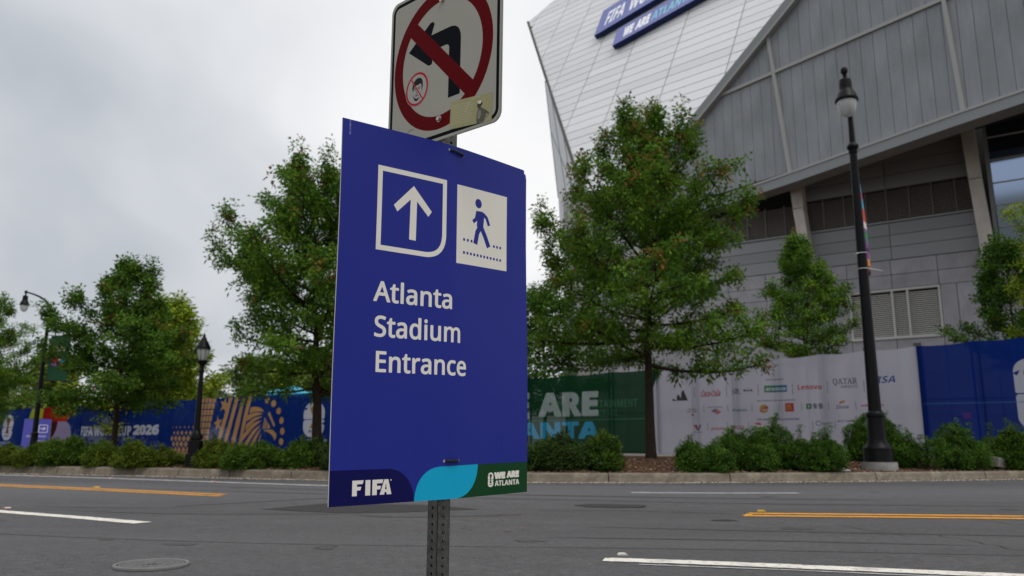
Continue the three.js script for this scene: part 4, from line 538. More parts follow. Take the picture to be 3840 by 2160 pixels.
// ================================================================ STREET LAMPS
const lampGlass = new THREE.MeshPhysicalMaterial({ color: lin(0.74, 0.76, 0.75), roughness: 0.2, transmission: 0.55, thickness: 0, side: THREE.DoubleSide });
const lampInner = std(lin(0.75, 0.76, 0.74), 0.4);
function gooseneck(label, x, y, z, dir, k, drop) {
  const o = thing('street_lamp', label, 'street lamp', [x, y, z], 0); const d = V3(Math.cos(dir), 0, Math.sin(dir));
  obj('foundation', (() => { const g = new THREE.CylinderGeometry(0.36 * k, 0.37 * k, 0.5, 28); g.translate(0, -0.20, 0); return g; })(), M.concrete, o);
  obj('base', lathe([[0.0, 0], [0.315, 0], [0.315, 0.05], [0.30, 0.07], [0.30, 0.26], [0.285, 0.30], [0.30, 0.32], [0.285, 0.36], [0.22, 0.43], [0.185, 0.55], [0.165, 0.98], [0.185, 1.0], [0.185, 1.06], [0.16, 1.1], [0.14, 1.12]].map(([a, b]) => [a * k, b * k]), 16), M.black, o);
  const flute = (r0, r1, y0, y1) => { const g = new THREE.CylinderGeometry(1, 1, 1, 48, 1, true), p = g.attributes.position; for (let i = 0; i < p.count; i++) { const a = Math.atan2(p.getZ(i), p.getX(i)), t = p.getY(i) + 0.5, r = lerp(r0, r1, t) * (1 - 0.05 * (0.5 + 0.5 * Math.cos(a * 16))); p.setXYZ(i, Math.cos(a) * r, lerp(y0, y1, t), Math.sin(a) * r); } g.computeVertexNormals(); return g; };
  obj('pole', flute(0.135 * k, 0.082 * k, 1.1 * k, 7.1 * k), M.black, o);
  obj('collar', lathe([[0.06, 6.98], [0.09, 7.0], [0.10, 7.04], [0.092, 7.08], [0.13, 7.13], [0.135, 7.17], [0.11, 7.22], [0.08, 7.25], [0.06, 7.27]].map(([a, b]) => [a * k, b * k]), 20), M.black, o);
  const p = []; const up = V3(0, 1, 0), R = 1.42 * k; for (let i = 0; i <= 26; i++) { const t = i / 26; let h, v; if (t < 0.35) { h = 0; v = 7.2 + (t / 0.35) * 0.55; } else { const a = (t - 0.35) / 0.65 * 1.5; h = 1.42 * (1 - Math.cos(a)) / (1 - Math.cos(1.5)); v = 7.75 + 0.66 * Math.sin(a); } p.push(d.clone().multiplyScalar(h * k).addScaledVector(up, v * k)); }
  obj('arm', limb(p, p.map((_, i) => (0.066 - 0.024 * i / 26) * k), 12), M.black, o);
  const e = d.clone().multiplyScalar(1.42 * k), lum = new THREE.Group(); lum.name = 'luminaire'; lum.position.set(e.x, 8.40 * k, e.z); o.add(lum);
  const sc = (a) => a.map(([q, w]) => [q * k * 1.0, w * k]);
  obj('hanger', lathe(sc([[0, 0.10], [0.05, 0.09], [0.075, 0.05], [0.075, -0.02], [0.05, -0.06], [0.035, -0.10], [0.035, -0.2]]), 18), M.black, lum);
  obj('housing', lathe(sc([[0.03, -0.17], [0.10, -0.18], [0.125, -0.21], [0.115, -0.24], [0.13, -0.26], [0.135, -0.42], [0.15, -0.46], [0.20, -0.55], [0.228, -0.64], [0.240, -0.65], [0.240, -0.70], [0.215, -0.71]]), 28), M.black, lum);
  obj('globe', lathe(sc([[0.205, -0.70], [0.202, -0.76], [0.186, -0.86], [0.150, -0.96], [0.09, -1.03], [0.0, -1.06]]), 28), lampGlass, lum);
  obj('reflector', lathe(sc([[0.19, -0.70], [0.12, -0.60], [0.0, -0.56]]), 20), lampInner, lum);
  return { o, d, k };
}
const lampR = gooseneck('tall black gooseneck street lamp with teardrop globe in front of the sponsor fence', 8.13, 0.31, -18.0, Math.atan2(0.90, -0.44), 1.035);
{ const k = 1; const arms = [0.05, 0]; const bR = new THREE.Group(); // its street banner is seen edge-on, caught by the wind
  const o = thing('street_banner', 'colourful street banner seen edge-on behind the right street lamp pole', 'street banner', [8.13, 0.38, -18.0], 0), back = V3(0.40, 0, -0.92).normalize(), side = V3(0.92, 0, 0.40);
  const tex = canvas(256, 512, (x) => { const c = ['#3d9cc4', '#b0455a', '#3d9cc4', '#c24a3a', '#d8d4cf', '#8a3f96', '#2d7a4a', '#7a3a8e', '#2a2a34', '#7a3a8e', '#d98a2a', '#5a1a28'], h = [90, 40, 50, 70, 36, 14, 40, 50, 16, 40, 36, 30]; let y = 0; c.forEach((q, i) => { x.fillStyle = q; x.fillRect(0, y, 256, h[i] + 1); y += h[i]; }); x.fillStyle = '#b45a9a'; x.beginPath(); x.ellipse(150, 120, 60, 40, 0.4, 0, 7); x.fill(); x.fillStyle = '#2f8f5a'; x.beginPath(); x.ellipse(110, 330, 70, 30, -0.3, 0, 7); x.fill(); x.fillStyle = '#e0a03a'; x.beginPath(); x.ellipse(140, 430, 60, 36, 0, 0, 7); x.fill(); });
  const g = new THREE.PlaneGeometry(1, 1, 10, 24), p = g.attributes.position; for (let i = 0; i < p.count; i++) { const u = p.getX(i) + 0.5, v = p.getY(i) + 0.5, sw = 0.10 * Math.sin(Math.PI * u * 0.8) * (0.4 + Math.sin(v * 3.1)) + 0.16 * (1 - v) * (1 - v) * Math.sin(Math.PI * (u * 0.7 + 0.25)) + 0.03, l = 0.06 + u * 0.72; p.setXYZ(i, back.x * l + side.x * (0.05 + 0.55 * sw), lerp(4.3, 6.7, v), back.z * l + side.z * (0.05 + 0.55 * sw)); } g.computeVertexNormals();
  obj('banner_cloth', g, new THREE.MeshStandardMaterial({ map: tex, roughness: 0.9, side: THREE.DoubleSide }), o);
  for (const y of [6.71, 4.3]) obj('banner_arm', limb([V3(0, y, 0), back.clone().multiplyScalar(0.85).setY(y)], [0.016, 0.016], 8), M.black, o);
  const tape = std(lin(0.6, 0.6, 0.58), 0.7); // two zip ties round the pole, their tails loose
  const t = (y, a, l, r) => { const q = thing('cable_tie', y > 4.5 ? 'upper thin white cable tie round the right lamp pole' : 'lower white cable tie with its tail sticking out from the right lamp pole', 'cable tie', [8.13, 0.38, -18.0]); const ring = new THREE.TorusGeometry(r, 0.008, 6, 28); ring.rotateX(Math.PI / 2); ring.translate(0, y, 0); obj('strap', ring, tape, q); obj('tail', limb([V3(r * Math.cos(a), y, r * Math.sin(a)), V3((r + l) * Math.cos(a), y - 0.10 * l / 0.3, (r + l) * Math.sin(a))], [0.013, 0.008], 6), tape, q); };
  t(4.72, 2.6, 0.10, 0.116); t(4.35, 0.7, 0.30, 0.120); }
const lampL = gooseneck('distant black gooseneck street lamp at the far left before the blue fence', -16.25, 0.36, -27.6, Math.atan2(0.905, -0.42), 0.645);
{ const o = thing('street_banner', 'green street banner with a coloured emblem on the distant left street lamp', 'street banner', [-16.25, 0.36, -27.6], 0), s = V3(0.9, 0, -0.44).normalize();
  const tex = canvas(128, 384, (x) => { x.fillStyle = '#0a4028'; x.fillRect(0, 0, 128, 384); x.fillStyle = '#86876f'; x.fillRect(18, 84, 80, 48); x.fillStyle = '#8f1832'; x.beginPath(); x.ellipse(40, 200, 26, 28, 0, 0, 7); x.fill(); x.fillStyle = '#1f8fc0'; x.beginPath(); x.ellipse(92, 212, 24, 22, 0, 0, 7); x.fill(); x.fillStyle = '#8d4a94'; x.beginPath(); x.ellipse(42, 246, 24, 12, 0, 0, 7); x.fill(); x.fillStyle = '#b8502e'; x.fillRect(76, 236, 22, 16); x.fillStyle = '#c2b07a'; x.fillRect(60, 186, 14, 40); });
  const g = new THREE.PlaneGeometry(1.0, 3.1, 6, 8), p = g.attributes.position; for (let i = 0; i < p.count; i++) { const l = p.getX(i) * 0.62 + 0.46, b = 0.04 * Math.sin(p.getX(i) * 3) + 0.03 * Math.sin(p.getY(i) * 2); p.setXYZ(i, s.x * l + 0.44 * b, p.getY(i) * 0.5 + 3.27, s.z * l + 0.9 * b); } g.computeVertexNormals();
  obj('banner_cloth', g, new THREE.MeshStandardMaterial({ map: tex, roughness: 0.9, side: THREE.DoubleSide }), o);
  for (const y of [4.06, 2.48]) obj('banner_arm', limb([V3(0, y, 0), s.clone().multiplyScalar(0.85).setY(y)], [0.014, 0.014], 8), M.black, o); }
{ const o = thing('lamp_post', 'short black lantern-topped lamp post between the shrubs in front of the blue fence', 'lamp post', [-6.98, 0.20, -17.95], 0);
  obj('base', [bx(0.31, 0.28, 0.31, 0, 0.14, 0, 0.02), bx(0.25, 0.30, 0.25, 0, 0.42, 0, 0.02), lathe([[0.12, 0.56], [0.15, 0.66], [0.09, 0.74], [0.075, 0.80]], 16)], M.black, o);
  obj('pole', lathe([[0.070, 0.78], [0.062, 1.4], [0.048, 2.05], [0.060, 2.07], [0.064, 2.11], [0.046, 2.15], [0.046, 2.22], [0.085, 2.27], [0.10, 2.31], [0.10, 2.34]], 18), M.black, o);
  obj('globe', lathe([[0.09, 2.34], [0.12, 2.42], [0.145, 2.54], [0.15, 2.60]], 8), lampGlass, o);
  obj('lamp_cap', lathe([[0.165, 2.59], [0.165, 2.63], [0.145, 2.66], [0.10, 2.76], [0.065, 2.80], [0.06, 2.84], [0.03, 2.87], [0.035, 2.90], [0.012, 2.94], [0.0, 2.99]], 12), M.black, o);
  for (let i = 0; i < 8; i++) { const a = i * Math.PI / 4; obj('lantern_rib', limb([V3(0.095 * Math.cos(a), 2.33, 0.095 * Math.sin(a)), V3(0.152 * Math.cos(a), 2.60, 0.152 * Math.sin(a))], [0.007, 0.007], 5), M.black, o); } }

// ================================================================ TREES AND SHRUBS
function leafCluster(n, spread, len, wid, seed, droop = 0.25) { // one twig end: pointed folded leaves
  const r = rng(seed), pos = [], idx = [], q = new THREE.Quaternion(), e = new THREE.Euler();
  for (let i = 0; i < n; i++) {
    const a = i * 2.4 + r() * 0.8, el = (r() - 0.45) * 1.7, d = V3(Math.cos(a) * Math.cos(el), Math.sin(el) + 0.15, Math.sin(a) * Math.cos(el)).normalize();
    const s = V3(-Math.sin(a), (r() - 0.5) * 0.9, Math.cos(a)).normalize(), up = d.clone().cross(s).normalize(), b = d.clone().multiplyScalar(spread * (0.15 + 0.85 * r())), L = len * (0.65 + 0.6 * r()), w = wid * (0.7 + 0.5 * r());
    const pt = (t, u, h) => { const p = b.clone().addScaledVector(d, t * L).addScaledVector(s, u * w).addScaledVector(up, h * w); p.y -= droop * t * t * L; pos.push(p.x, p.y, p.z); };
    const k = pos.length / 3; pt(0, 0, 0); pt(0.45, 0.5, 0.12); pt(0.5, 0, -0.10); pt(0.45, -0.5, 0.12); pt(1, 0, 0);
    idx.push(k, k + 1, k + 2, k, k + 2, k + 3, k + 1, k + 4, k + 2, k + 2, k + 4, k + 3);
  }
  const g = new THREE.BufferGeometry(); g.setAttribute('position', new THREE.Float32BufferAttribute(pos, 3)); g.setIndex(idx); g.computeVertexNormals(); return g;
}
const leafMat = new THREE.MeshPhysicalMaterial({ color: lin(1, 1, 1), roughness: 0.92, specularIntensity: 0.05, transmission: 0.34, thickness: 0, side: THREE.DoubleSide });
const shrubMat = leafMat.clone(); shrubMat.transmission = 0.16;
const CL = { oak: leafCluster(16, 0.155, 0.105, 0.054, 1), oakFine: leafCluster(15, 0.165, 0.12, 0.062, 2), far: leafCluster(9, 0.26, 0.20, 0.10, 3), shrub: leafCluster(18, 0.075, 0.052, 0.030, 4, 0.1), box: leafCluster(20, 0.07, 0.046, 0.028, 5, 0.1) };
function instanced(name, geo, list, parent) { // list of [x, y, z, scale, colour]
  const m = new THREE.InstancedMesh(geo, name === 'foliage' ? shrubMat : leafMat, list.length), o = new THREE.Object3D(), r = rng(list.length + 5);
  list.forEach((p, i) => { o.position.set(p[0], p[1], p[2]); o.rotation.set((r() - 0.5) * 1.1, r() * 6.28, (r() - 0.5) * 1.1); o.scale.setScalar(p[3]); o.updateMatrix(); m.setMatrixAt(i, o.matrix); m.setColorAt(i, p[4]); });
  m.name = name; m.castShadow = m.receiveShadow = true; m.userData.kind = 'stuff'; parent.add(m); return m;
}
const pick = (r, pal) => { const c = pal[Math.floor(r() * pal.length)], k = 0.75 + r() * 0.5; return lin(c[0] * k, c[1] * k, c[2] * k); };
const GREEN = [[0.125, 0.235, 0.026], [0.095, 0.200, 0.024], [0.16, 0.265, 0.030], [0.080, 0.180, 0.030]], TIP = [[0.21, 0.105, 0.035], [0.17, 0.12, 0.035], [0.24, 0.11, 0.045], [0.17, 0.15, 0.035]], LIME = [[0.28, 0.36, 0.03], [0.22, 0.32, 0.03], [0.34, 0.39, 0.035], [0.16, 0.27, 0.03]], FARG = [[0.15, 0.22, 0.07], [0.12, 0.19, 0.06], [0.19, 0.25, 0.085]], DARK = [[0.078, 0.165, 0.026], [0.062, 0.140, 0.022], [0.095, 0.185, 0.028]];
function tree(c) {
  const r = rng(c.seed), o = thing('tree', c.label, 'tree', [c.x, c.y0, c.z], 0, c.group), wood = [], leaves = [], tr = c.trunkR, H = c.h, K = c.R;
  const P = []; for (let i = 0; i <= 9; i++) { const t = i / 9; P.push(V3((c.lean?.[0] ?? 0) * t + (i ? (r() - 0.5) * 0.10 * (i > 2 ? 1 : 0.3) : 0), t * H * 0.96 - (i ? 0 : 0.25), (c.lean?.[1] ?? 0) * t + (i ? (r() - 0.5) * 0.10 : 0))); }
  const spine = new THREE.CatmullRomCurve3(P);
  const sp = spine.getPoints(22); wood.push(limb(sp, sp.map((_, i) => { const t = i / 22; return tr * (t < 0.06 ? 1.35 - 5.8 * t : lerp(1, 0.10, Math.pow((t - 0.06) / 0.94, 0.85))); }), 10));
  const leaf = (p, tipness) => { const red = c.tips && r() < (tipness > 0.9 ? c.tips : c.tips * 0.03) * (p.y > H * 0.2 ? 1 : 0.5); leaves.push([p.x + (r() - 0.5) * c.jit, p.y + (r() - 0.5) * c.jit, p.z + (r() - 0.5) * c.jit, (0.75 + r() * 0.5) * (c.ls ?? 1), red ? pick(r, TIP) : pick(r, c.pal)]); };
  const prof = (t) => { const q = c.prof, f = clamp(t, 0, 0.9999) * (q.length - 1), i = Math.floor(f); return lerp(q[i], q[i + 1], f - i); };
  for (let i = 0; i < c.nb; i++) {
    const t = (i + r() * 0.9) / c.nb, hf = lerp(c.cb, 0.97, Math.pow(t, 0.92)), st = spine.getPoint(clamp(hf, 0, 1)), az = i * 2.39996 + (r() - 0.5) * 0.7, L = K * prof(t) * (0.58 + r() * 0.6) + 0.15;
    const el0 = rad(lerp(c.el0 ?? -2, 58, Math.pow(t, 1.2)) + (r() - 0.5) * 18), br = []; const dir = V3(Math.cos(az), 0, Math.sin(az)); let p = st.clone();
    for (let k = 0; k <= 6; k++) { br.push(p.clone()); const el = el0 + (k / 6) * rad(lerp(26, 20, t)) - (t < 0.12 ? rad(c.droop ?? 8) : 0); p = p.clone().addScaledVector(dir, Math.cos(el) * L / 6).add(V3((r() - 0.5) * 0.10 * L / 3, Math.sin(el) * L / 6, (r() - 0.5) * 0.10 * L / 3)); }
    const r0 = Math.max(0.008, tr * 0.42 * Math.sqrt(L / K) * (1 - 0.5 * t)); wood.push(limb(br, br.map((_, k) => r0 * (1 - 0.85 * k / 6)), 5, false));
    const bc = new THREE.CatmullRomCurve3(br), ns = Math.max(2, Math.round(L / c.step));
    for (let s = 0; s < ns; s++) {
      const f = lerp(0.18, 1, (s + 0.5 + (r() - 0.5) * 0.5) / ns), q = bc.getPoint(clamp(f, 0, 1)), sl = (0.16 + 0.26 * r()) * L * (1.15 - 0.7 * f) + 0.16, sgn = s % 2 ? 1 : -1, sa = az + sgn * (0.6 + r() * 0.7), se = el0 * 0.6 + (r() - 0.3) * 0.9, sd = V3(Math.cos(sa) * Math.cos(se), Math.sin(se), Math.sin(sa) * Math.cos(se)), e = q.clone().addScaledVector(sd, sl); e.y += 0.1 * sl;
      if (c.twigs !== false) wood.push(limb([q, q.clone().lerp(e, 0.5).add(V3(0, -0.02, 0)), e], [r0 * 0.35 + 0.003, r0 * 0.25 + 0.002, 0.002], 4, false));
      const nc = Math.max(2, Math.round(sl / c.cs)); for (let k = 1; k <= nc; k++) { const w = q.clone().lerp(e, k / nc); for (let d = 0; d < c.dens; d++) leaf(w, f * k / nc * (0.9 + 0.25 * r())); }
    }
    const tip = br[6]; for (let d = 0; d < 3 * c.dens; d++) leaf(tip, 1);
    if (c.spire && t > 0.22 && r() < c.spire) { const sl = (0.25 + 0.55 * r()) * Math.min(1.3, K * 0.42), e = tip.clone().add(V3((r() - 0.3) * 0.25 * dir.x * sl, sl, (r() - 0.3) * 0.25 * dir.z * sl)); wood.push(limb([tip, e], [0.012, 0.003], 4, false)); const n = Math.round(sl / 0.085); for (let k = 0; k <= n; k++) { const w = tip.clone().lerp(e, k / n); leaf(w, k / n > 0.6 ? 1 : 0.5); if (k < n * 0.75) for (let d = 0; d < 2; d++) leaf(w.clone().add(V3((r() - 0.5) * 0.24, 0, (r() - 0.5) * 0.24)), 0.5); } }
  }
  const top = spine.getPoint(1); for (let k = 0; k < 14; k++) leaf(top.clone().add(V3((r() - 0.5) * 0.2, -k * 0.05 + 0.1, (r() - 0.5) * 0.2)), 0.6 + 0.4 * r());
  obj('trunk', wood, c.bark ?? M.bark, o); instanced('crown', c.geo ?? CL.oak, leaves, o); return leaves.length;
}
let nLeaf = 0;
const G1 = 'street trees planted along the bed';
nLeaf += tree({ label: 'tall pyramidal green tree with rusty new shoots right of the foreground signs', x: 3.49, y0: 0.30, z: -20.3, h: 8.8, R: 3.15, trunkR: 0.13, cb: 0.285, nb: 52, droop: 6, prof: [0.98, 1.06, 1.06, 1.02, 0.94, 0.78, 0.62, 0.50, 0.44, 0.36, 0.2], step: 0.36, cs: 0.15, dens: 3, jit: 0.26, pal: GREEN, tips: 0.42, spire: 0.6, el0: 1, seed: 101, group: undefined });
nLeaf += tree({ label: 'broad green tree directly left of the foreground blue board', x: -4.67, y0: 0.28, z: -19.7, h: 6.95, R: 3.0, lean: [-0.45, 0], trunkR: 0.13, cb: 0.24, nb: 52, prof: [0.66, 0.88, 1.0, 0.97, 0.90, 0.82, 0.74, 0.62, 0.50, 0.38, 0.22], step: 0.36, cs: 0.15, dens: 3, jit: 0.26, pal: GREEN, tips: 0.20, spire: 0.6, el0: -2, seed: 207 });
nLeaf += tree({ label: 'medium green tree behind the tournament lettering with a slim trunk', x: -11.95, y0: 0.30, z: -24.4, h: 5.75, R: 2.25, trunkR: 0.09, cb: 0.25, nb: 42, prof: [0.75, 0.98, 1.0, 0.98, 0.85, 0.72, 0.58, 0.46, 0.36, 0.28, 0.15], step: 0.34, cs: 0.16, dens: 3, jit: 0.26, pal: DARK.concat(GREEN.slice(0, 2)), tips: 0.12, spire: 0.5, seed: 303, geo: CL.oakFine });
nLeaf += tree({ label: 'green tree cut off by the left border beyond the distant gooseneck lamp', x: -25.2, y0: 0.1, z: -36.6, h: 7.6, R: 3.3, trunkR: 0.09, cb: 0.2, nb: 46, prof: [0.8, 1.0, 1.0, 0.9, 0.75, 0.6, 0.4, 0.2], step: 0.28, cs: 0.2, dens: 2, jit: 0.24, pal: GREEN, tips: 0.06, spire: 0.4, seed: 404, geo: CL.oakFine });
nLeaf += tree({ label: 'narrow green tree behind the sponsor fence against the grey stadium wall', x: 10.75, y0: 0.2, z: -29.05, h: 8.2, R: 1.95, trunkR: 0.085, cb: 0.42, nb: 44, prof: [0.95, 1.0, 0.92, 0.82, 0.62, 0.5, 0.42, 0.3, 0.16], step: 0.28, cs: 0.19, dens: 2, jit: 0.22, pal: GREEN, tips: 0.10, spire: 0.45, el0: 8, seed: 505, geo: CL.oakFine });
nLeaf += tree({ label: 'dark green tree behind the royal blue fence at the right', x: 16.25, y0: 0.2, z: -25.5, h: 7.0, R: 1.75, trunkR: 0.08, cb: 0.40, nb: 34, prof: [1.0, 1.0, 0.75, 0.62, 0.55, 0.42, 0.25], step: 0.28, cs: 0.19, dens: 2, jit: 0.22, pal: DARK, tips: 0.05, spire: 0.35, el0: 10, seed: 606, geo: CL.oakFine });
nLeaf += tree({ label: 'bright lime green tree reaching in from the right border', x: 16.4, y0: 0.2, z: -23.3, h: 7.9, R: 1.75, trunkR: 0.08, cb: 0.34, nb: 34, prof: [0.55, 0.70, 0.72, 0.66, 0.6, 0.85, 0.95, 0.6, 0.2], step: 0.28, cs: 0.19, dens: 2, jit: 0.2, pal: LIME, tips: 0.06, spire: 0.3, el0: 5, seed: 707 });
nLeaf += tree({ label: 'yellow green tree showing behind the medium tree above the blue fence', x: -19.3, y0: 0, z: -44.6, h: 8.3, R: 3.1, trunkR: 0.12, cb: 0.16, nb: 48, prof: [0.9, 1, 1, 0.9, 0.75, 0.6, 0.4, 0.2], step: 0.34, cs: 0.26, dens: 2, jit: 0.3, pal: LIME, spire: 0.4, seed: 808, ls: 1.3, geo: CL.far, twigs: false });
nLeaf += tree({ label: 'dark low tree behind the green fence beside the blue board', x: 1.35, y0: 0, z: -32.5, h: 6.7, R: 2.7, trunkR: 0.10, cb: 0.34, nb: 36, prof: [0.95, 1, 0.95, 0.8, 0.6, 0.3], step: 0.32, cs: 0.24, dens: 2, jit: 0.3, pal: DARK, spire: 0.3, seed: 909, geo: CL.far, twigs: false });
const back = [[-33.5, -78, 9.0, 6, FARG, 'pale green tree far behind the fence beside the lantern lamp'], [-26, -82, 8.2, 6.5, FARG, 'hazy green tree far behind the fence right of the lantern lamp'], [-19.5, -74, 6.8, 5.5, LIME.slice(1).concat(FARG), 'light green tree far behind the eagle banner'], [-13.0, -80, 7.0, 6, DARK.concat(FARG), 'dull green tree far behind the broad tree\'s trunk'], [-40, -70, 7.2, 5, LIME.slice(1).concat(FARG), 'yellowish tree far behind the medium tree\'s trunk'], [-48, -74, 6.8, 6, FARG, 'pale tree far behind the red and green banner shapes'], [-29.5, -120, 14.2, 7, DARK.concat(FARG), 'distant tall tree rising above the others by the lantern lamp'], [-62, -84, 8, 6, FARG, 'pale tree far off at the left border']];
back.forEach(([x, z, h, R, pal, label], i) => { nLeaf += tree({ label, x, y0: 0, z, h, R: R * 0.62, trunkR: 0.16, cb: 0.04, nb: 34, prof: [0.9, 1, 1, 0.95, 0.85, 0.7, 0.4], step: 0.55, cs: 0.4, dens: 3, jit: 0.7, pal, spire: 0.3, seed: 1100 + i * 17, geo: CL.far, ls: 2.3, twigs: false, bark: M.barkDark }); });

function shrub(label, x, z, w, d, h, seed, pal, dens, loose, geo) {
  h *= 0.95; const y0 = bedY(x, z) - 0.04, o = thing('shrub', label, 'shrub', [x, y0, z], 0), r = rng(seed), L = [], wood = [];
  const blobs = []; const nb = Math.max(5, Math.round(w * 6)); for (let i = 0; i < nb; i++) { const bx_ = (r() - 0.5) * w * 0.8, bz = (r() - 0.5) * d * 0.7, e = 1 - 0.55 * Math.pow(Math.abs(bx_) / (w / 2), 2), br = (0.20 + 0.16 * r()) * Math.min(1, h / 0.7); blobs.push([bx_, Math.max(br * 0.6, h * e * (0.45 + 0.5 * r()) - br * 0.4), bz, br]); if (r() < 0.8) blobs.push([bx_ + (r() - 0.5) * 0.2, br * 0.7, bz + 0.1 * r() + d * 0.12, br]); }
  for (const b of blobs) {
    const n = Math.round(dens * b[3] * b[3] * 1900); for (let i = 0; i < n; i++) { const a = r() * 6.283, c = r() * 2 - 1, s = Math.sqrt(1 - c * c), q = b[3] * (0.72 + 0.34 * Math.sqrt(r())), y = b[1] + c * q * 0.95; if (y < 0.03) continue; L.push([b[0] + Math.cos(a) * s * q * 1.05, y, b[2] + Math.sin(a) * s * q, 0.7 + r() * 0.6, pick(r, pal)]); }
    const root = V3(b[0] * 0.35, 0, b[2] * 0.35), tip = V3(b[0], b[1] + b[3] * 0.4, b[2]); wood.push(limb([root, root.clone().lerp(tip, 0.5).add(V3((r() - 0.5) * 0.1, 0.04, 0)), tip], [0.014, 0.009, 0.004], 5, false));
    const k = loose ? 3 : 1; for (let j = 0; j < k; j++) if (r() < 0.7) { const e = tip.clone().add(V3((r() - 0.5) * 0.25, b[3] * (0.6 + r() * (loose ? 1.1 : 0.5)), (r() - 0.5) * 0.2)); wood.push(limb([tip, e], [0.005, 0.002], 4, false)); for (let q = 1; q <= 5; q++) { const v = tip.clone().lerp(e, q / 5); for (let m = 0; m < 2; m++) L.push([v.x + (r() - 0.5) * 0.07, v.y, v.z + (r() - 0.5) * 0.07, 0.6 + r() * 0.5, pick(r, pal)]); } }
  }
  obj('stem', wood, M.bark, o); instanced('foliage', geo ?? CL.shrub, L, o); nLeaf += L.length;
}
const SG = [[0.071, 0.131, 0.017], [0.058, 0.112, 0.015], [0.083, 0.143, 0.019], [0.050, 0.098, 0.015]], SB = [[0.094, 0.137, 0.016], [0.076, 0.119, 0.014], [0.108, 0.148, 0.019], [0.065, 0.104, 0.014]], SD = [[0.043, 0.076, 0.019], [0.036, 0.066, 0.017], [0.051, 0.085, 0.020]], SR = [[0.052, 0.118, 0.016], [0.038, 0.096, 0.015], [0.063, 0.130, 0.019], [0.081, 0.144, 0.024]];
const kerbDist = (az) => { for (let d = 10; d < 60; d += 0.05) if (-Math.cos(rad(az)) * d < kerbZ(Math.sin(rad(az)) * d)) return d; return 40; };
const put = (az, dist) => [Math.sin(rad(az)) * dist, -Math.cos(rad(az)) * dist]; // bearing from the kerb where the photographer knelt
for (const [az, dist, w, d, h, pal, dens, loose, label] of [
  [-32.6, 0.75, 1.0, 1.0, 0.52, SB, 1, 0, 'low clipped shrub at the left border'],
  [-30.3, 0.75, 1.15, 1.1, 0.66, SB, 1, 0, 'rounded green shrub in front of the sandwich board and distant lamp'],
  [-28.0, 0.85, 1.35, 1.1, 0.64, SG, 1, 0, 'darker rounded shrub left of the slim tree trunk'],
  [-26.0, 0.7, 0.8, 0.9, 0.46, SB, 1, 0, 'small low shrub at the foot of the slim tree trunk'],
  [-23.9, 0.75, 1.3, 1.1, 0.60, SB, 1, 0, 'mounded yellow green shrub just left of the lantern lamp post'],
  [-19.7, 0.85, 0.95, 1.0, 0.62, SB, 1, 0, 'yellow green shrub just right of the lantern lamp post'],
  [-17.8, 0.75, 0.95, 1.0, 0.60, SG, 1, 0, 'small green shrub below the bronze stripes'],
  [-15.8, 0.8, 1.3, 1.0, 0.66, SG, 1, 0, 'spreading green shrub below the bronze eagle'],
  [-13.4, 1.5, 0.9, 0.8, 0.62, SD, 1, 0, 'dark green shrub behind the crumpled plastic wrapper'],
  [-11.0, 0.75, 1.0, 0.9, 0.66, SD, 1.05, 0, 'dark shrub half hidden by the left edge of the blue board'],
  [2.9, 1.0, 1.35, 1.1, 0.76, SD, 1, 0, 'dark shrub just right of the blue board'],
  [6.0, 1.0, 1.2, 1.1, 0.74, SD.concat(SG), 1, 0, 'dark leafy shrub below the cyan letters on the green fence'],
  [12.8, 0.85, 1.0, 0.9, 0.58, SR, 0.95, 0, 'bright green shrub just right of the big tree trunk'],
  [15.2, 1.0, 1.1, 0.9, 0.72, SR, 0.9, 0.6, 'upright leafy shrub below the winged sponsor logo'],
  [19.1, 0.95, 1.95, 1.2, 0.88, SR, 0.85, 1, 'largest loose green shrub left of the tall street lamp'],
  [24.2, 2.9, 1.4, 0.8, 1.08, SR, 0.85, 1, 'tall shrub standing behind the tall street lamp base'],
  [26.6, 1.3, 0.85, 0.9, 0.72, SR, 0.7, 1, 'open green shrub just right of the tall street lamp'],
  [28.9, 1.2, 1.05, 0.9, 0.92, SR, 0.65, 1, 'straggly shrub with bare twigs before the royal blue fence'],
  [31.8, 1.0, 1.55, 1.0, 0.92, SR.concat(SG), 0.8, 1, 'wide green shrub at the right border before the royal blue fence'],
]) { const p = put(az, kerbDist(az) + dist); shrub(label, p[0], p[1], w, d, h, Math.round(az * 100) + 5000, pal, dens, loose, loose ? CL.shrub : CL.box); }

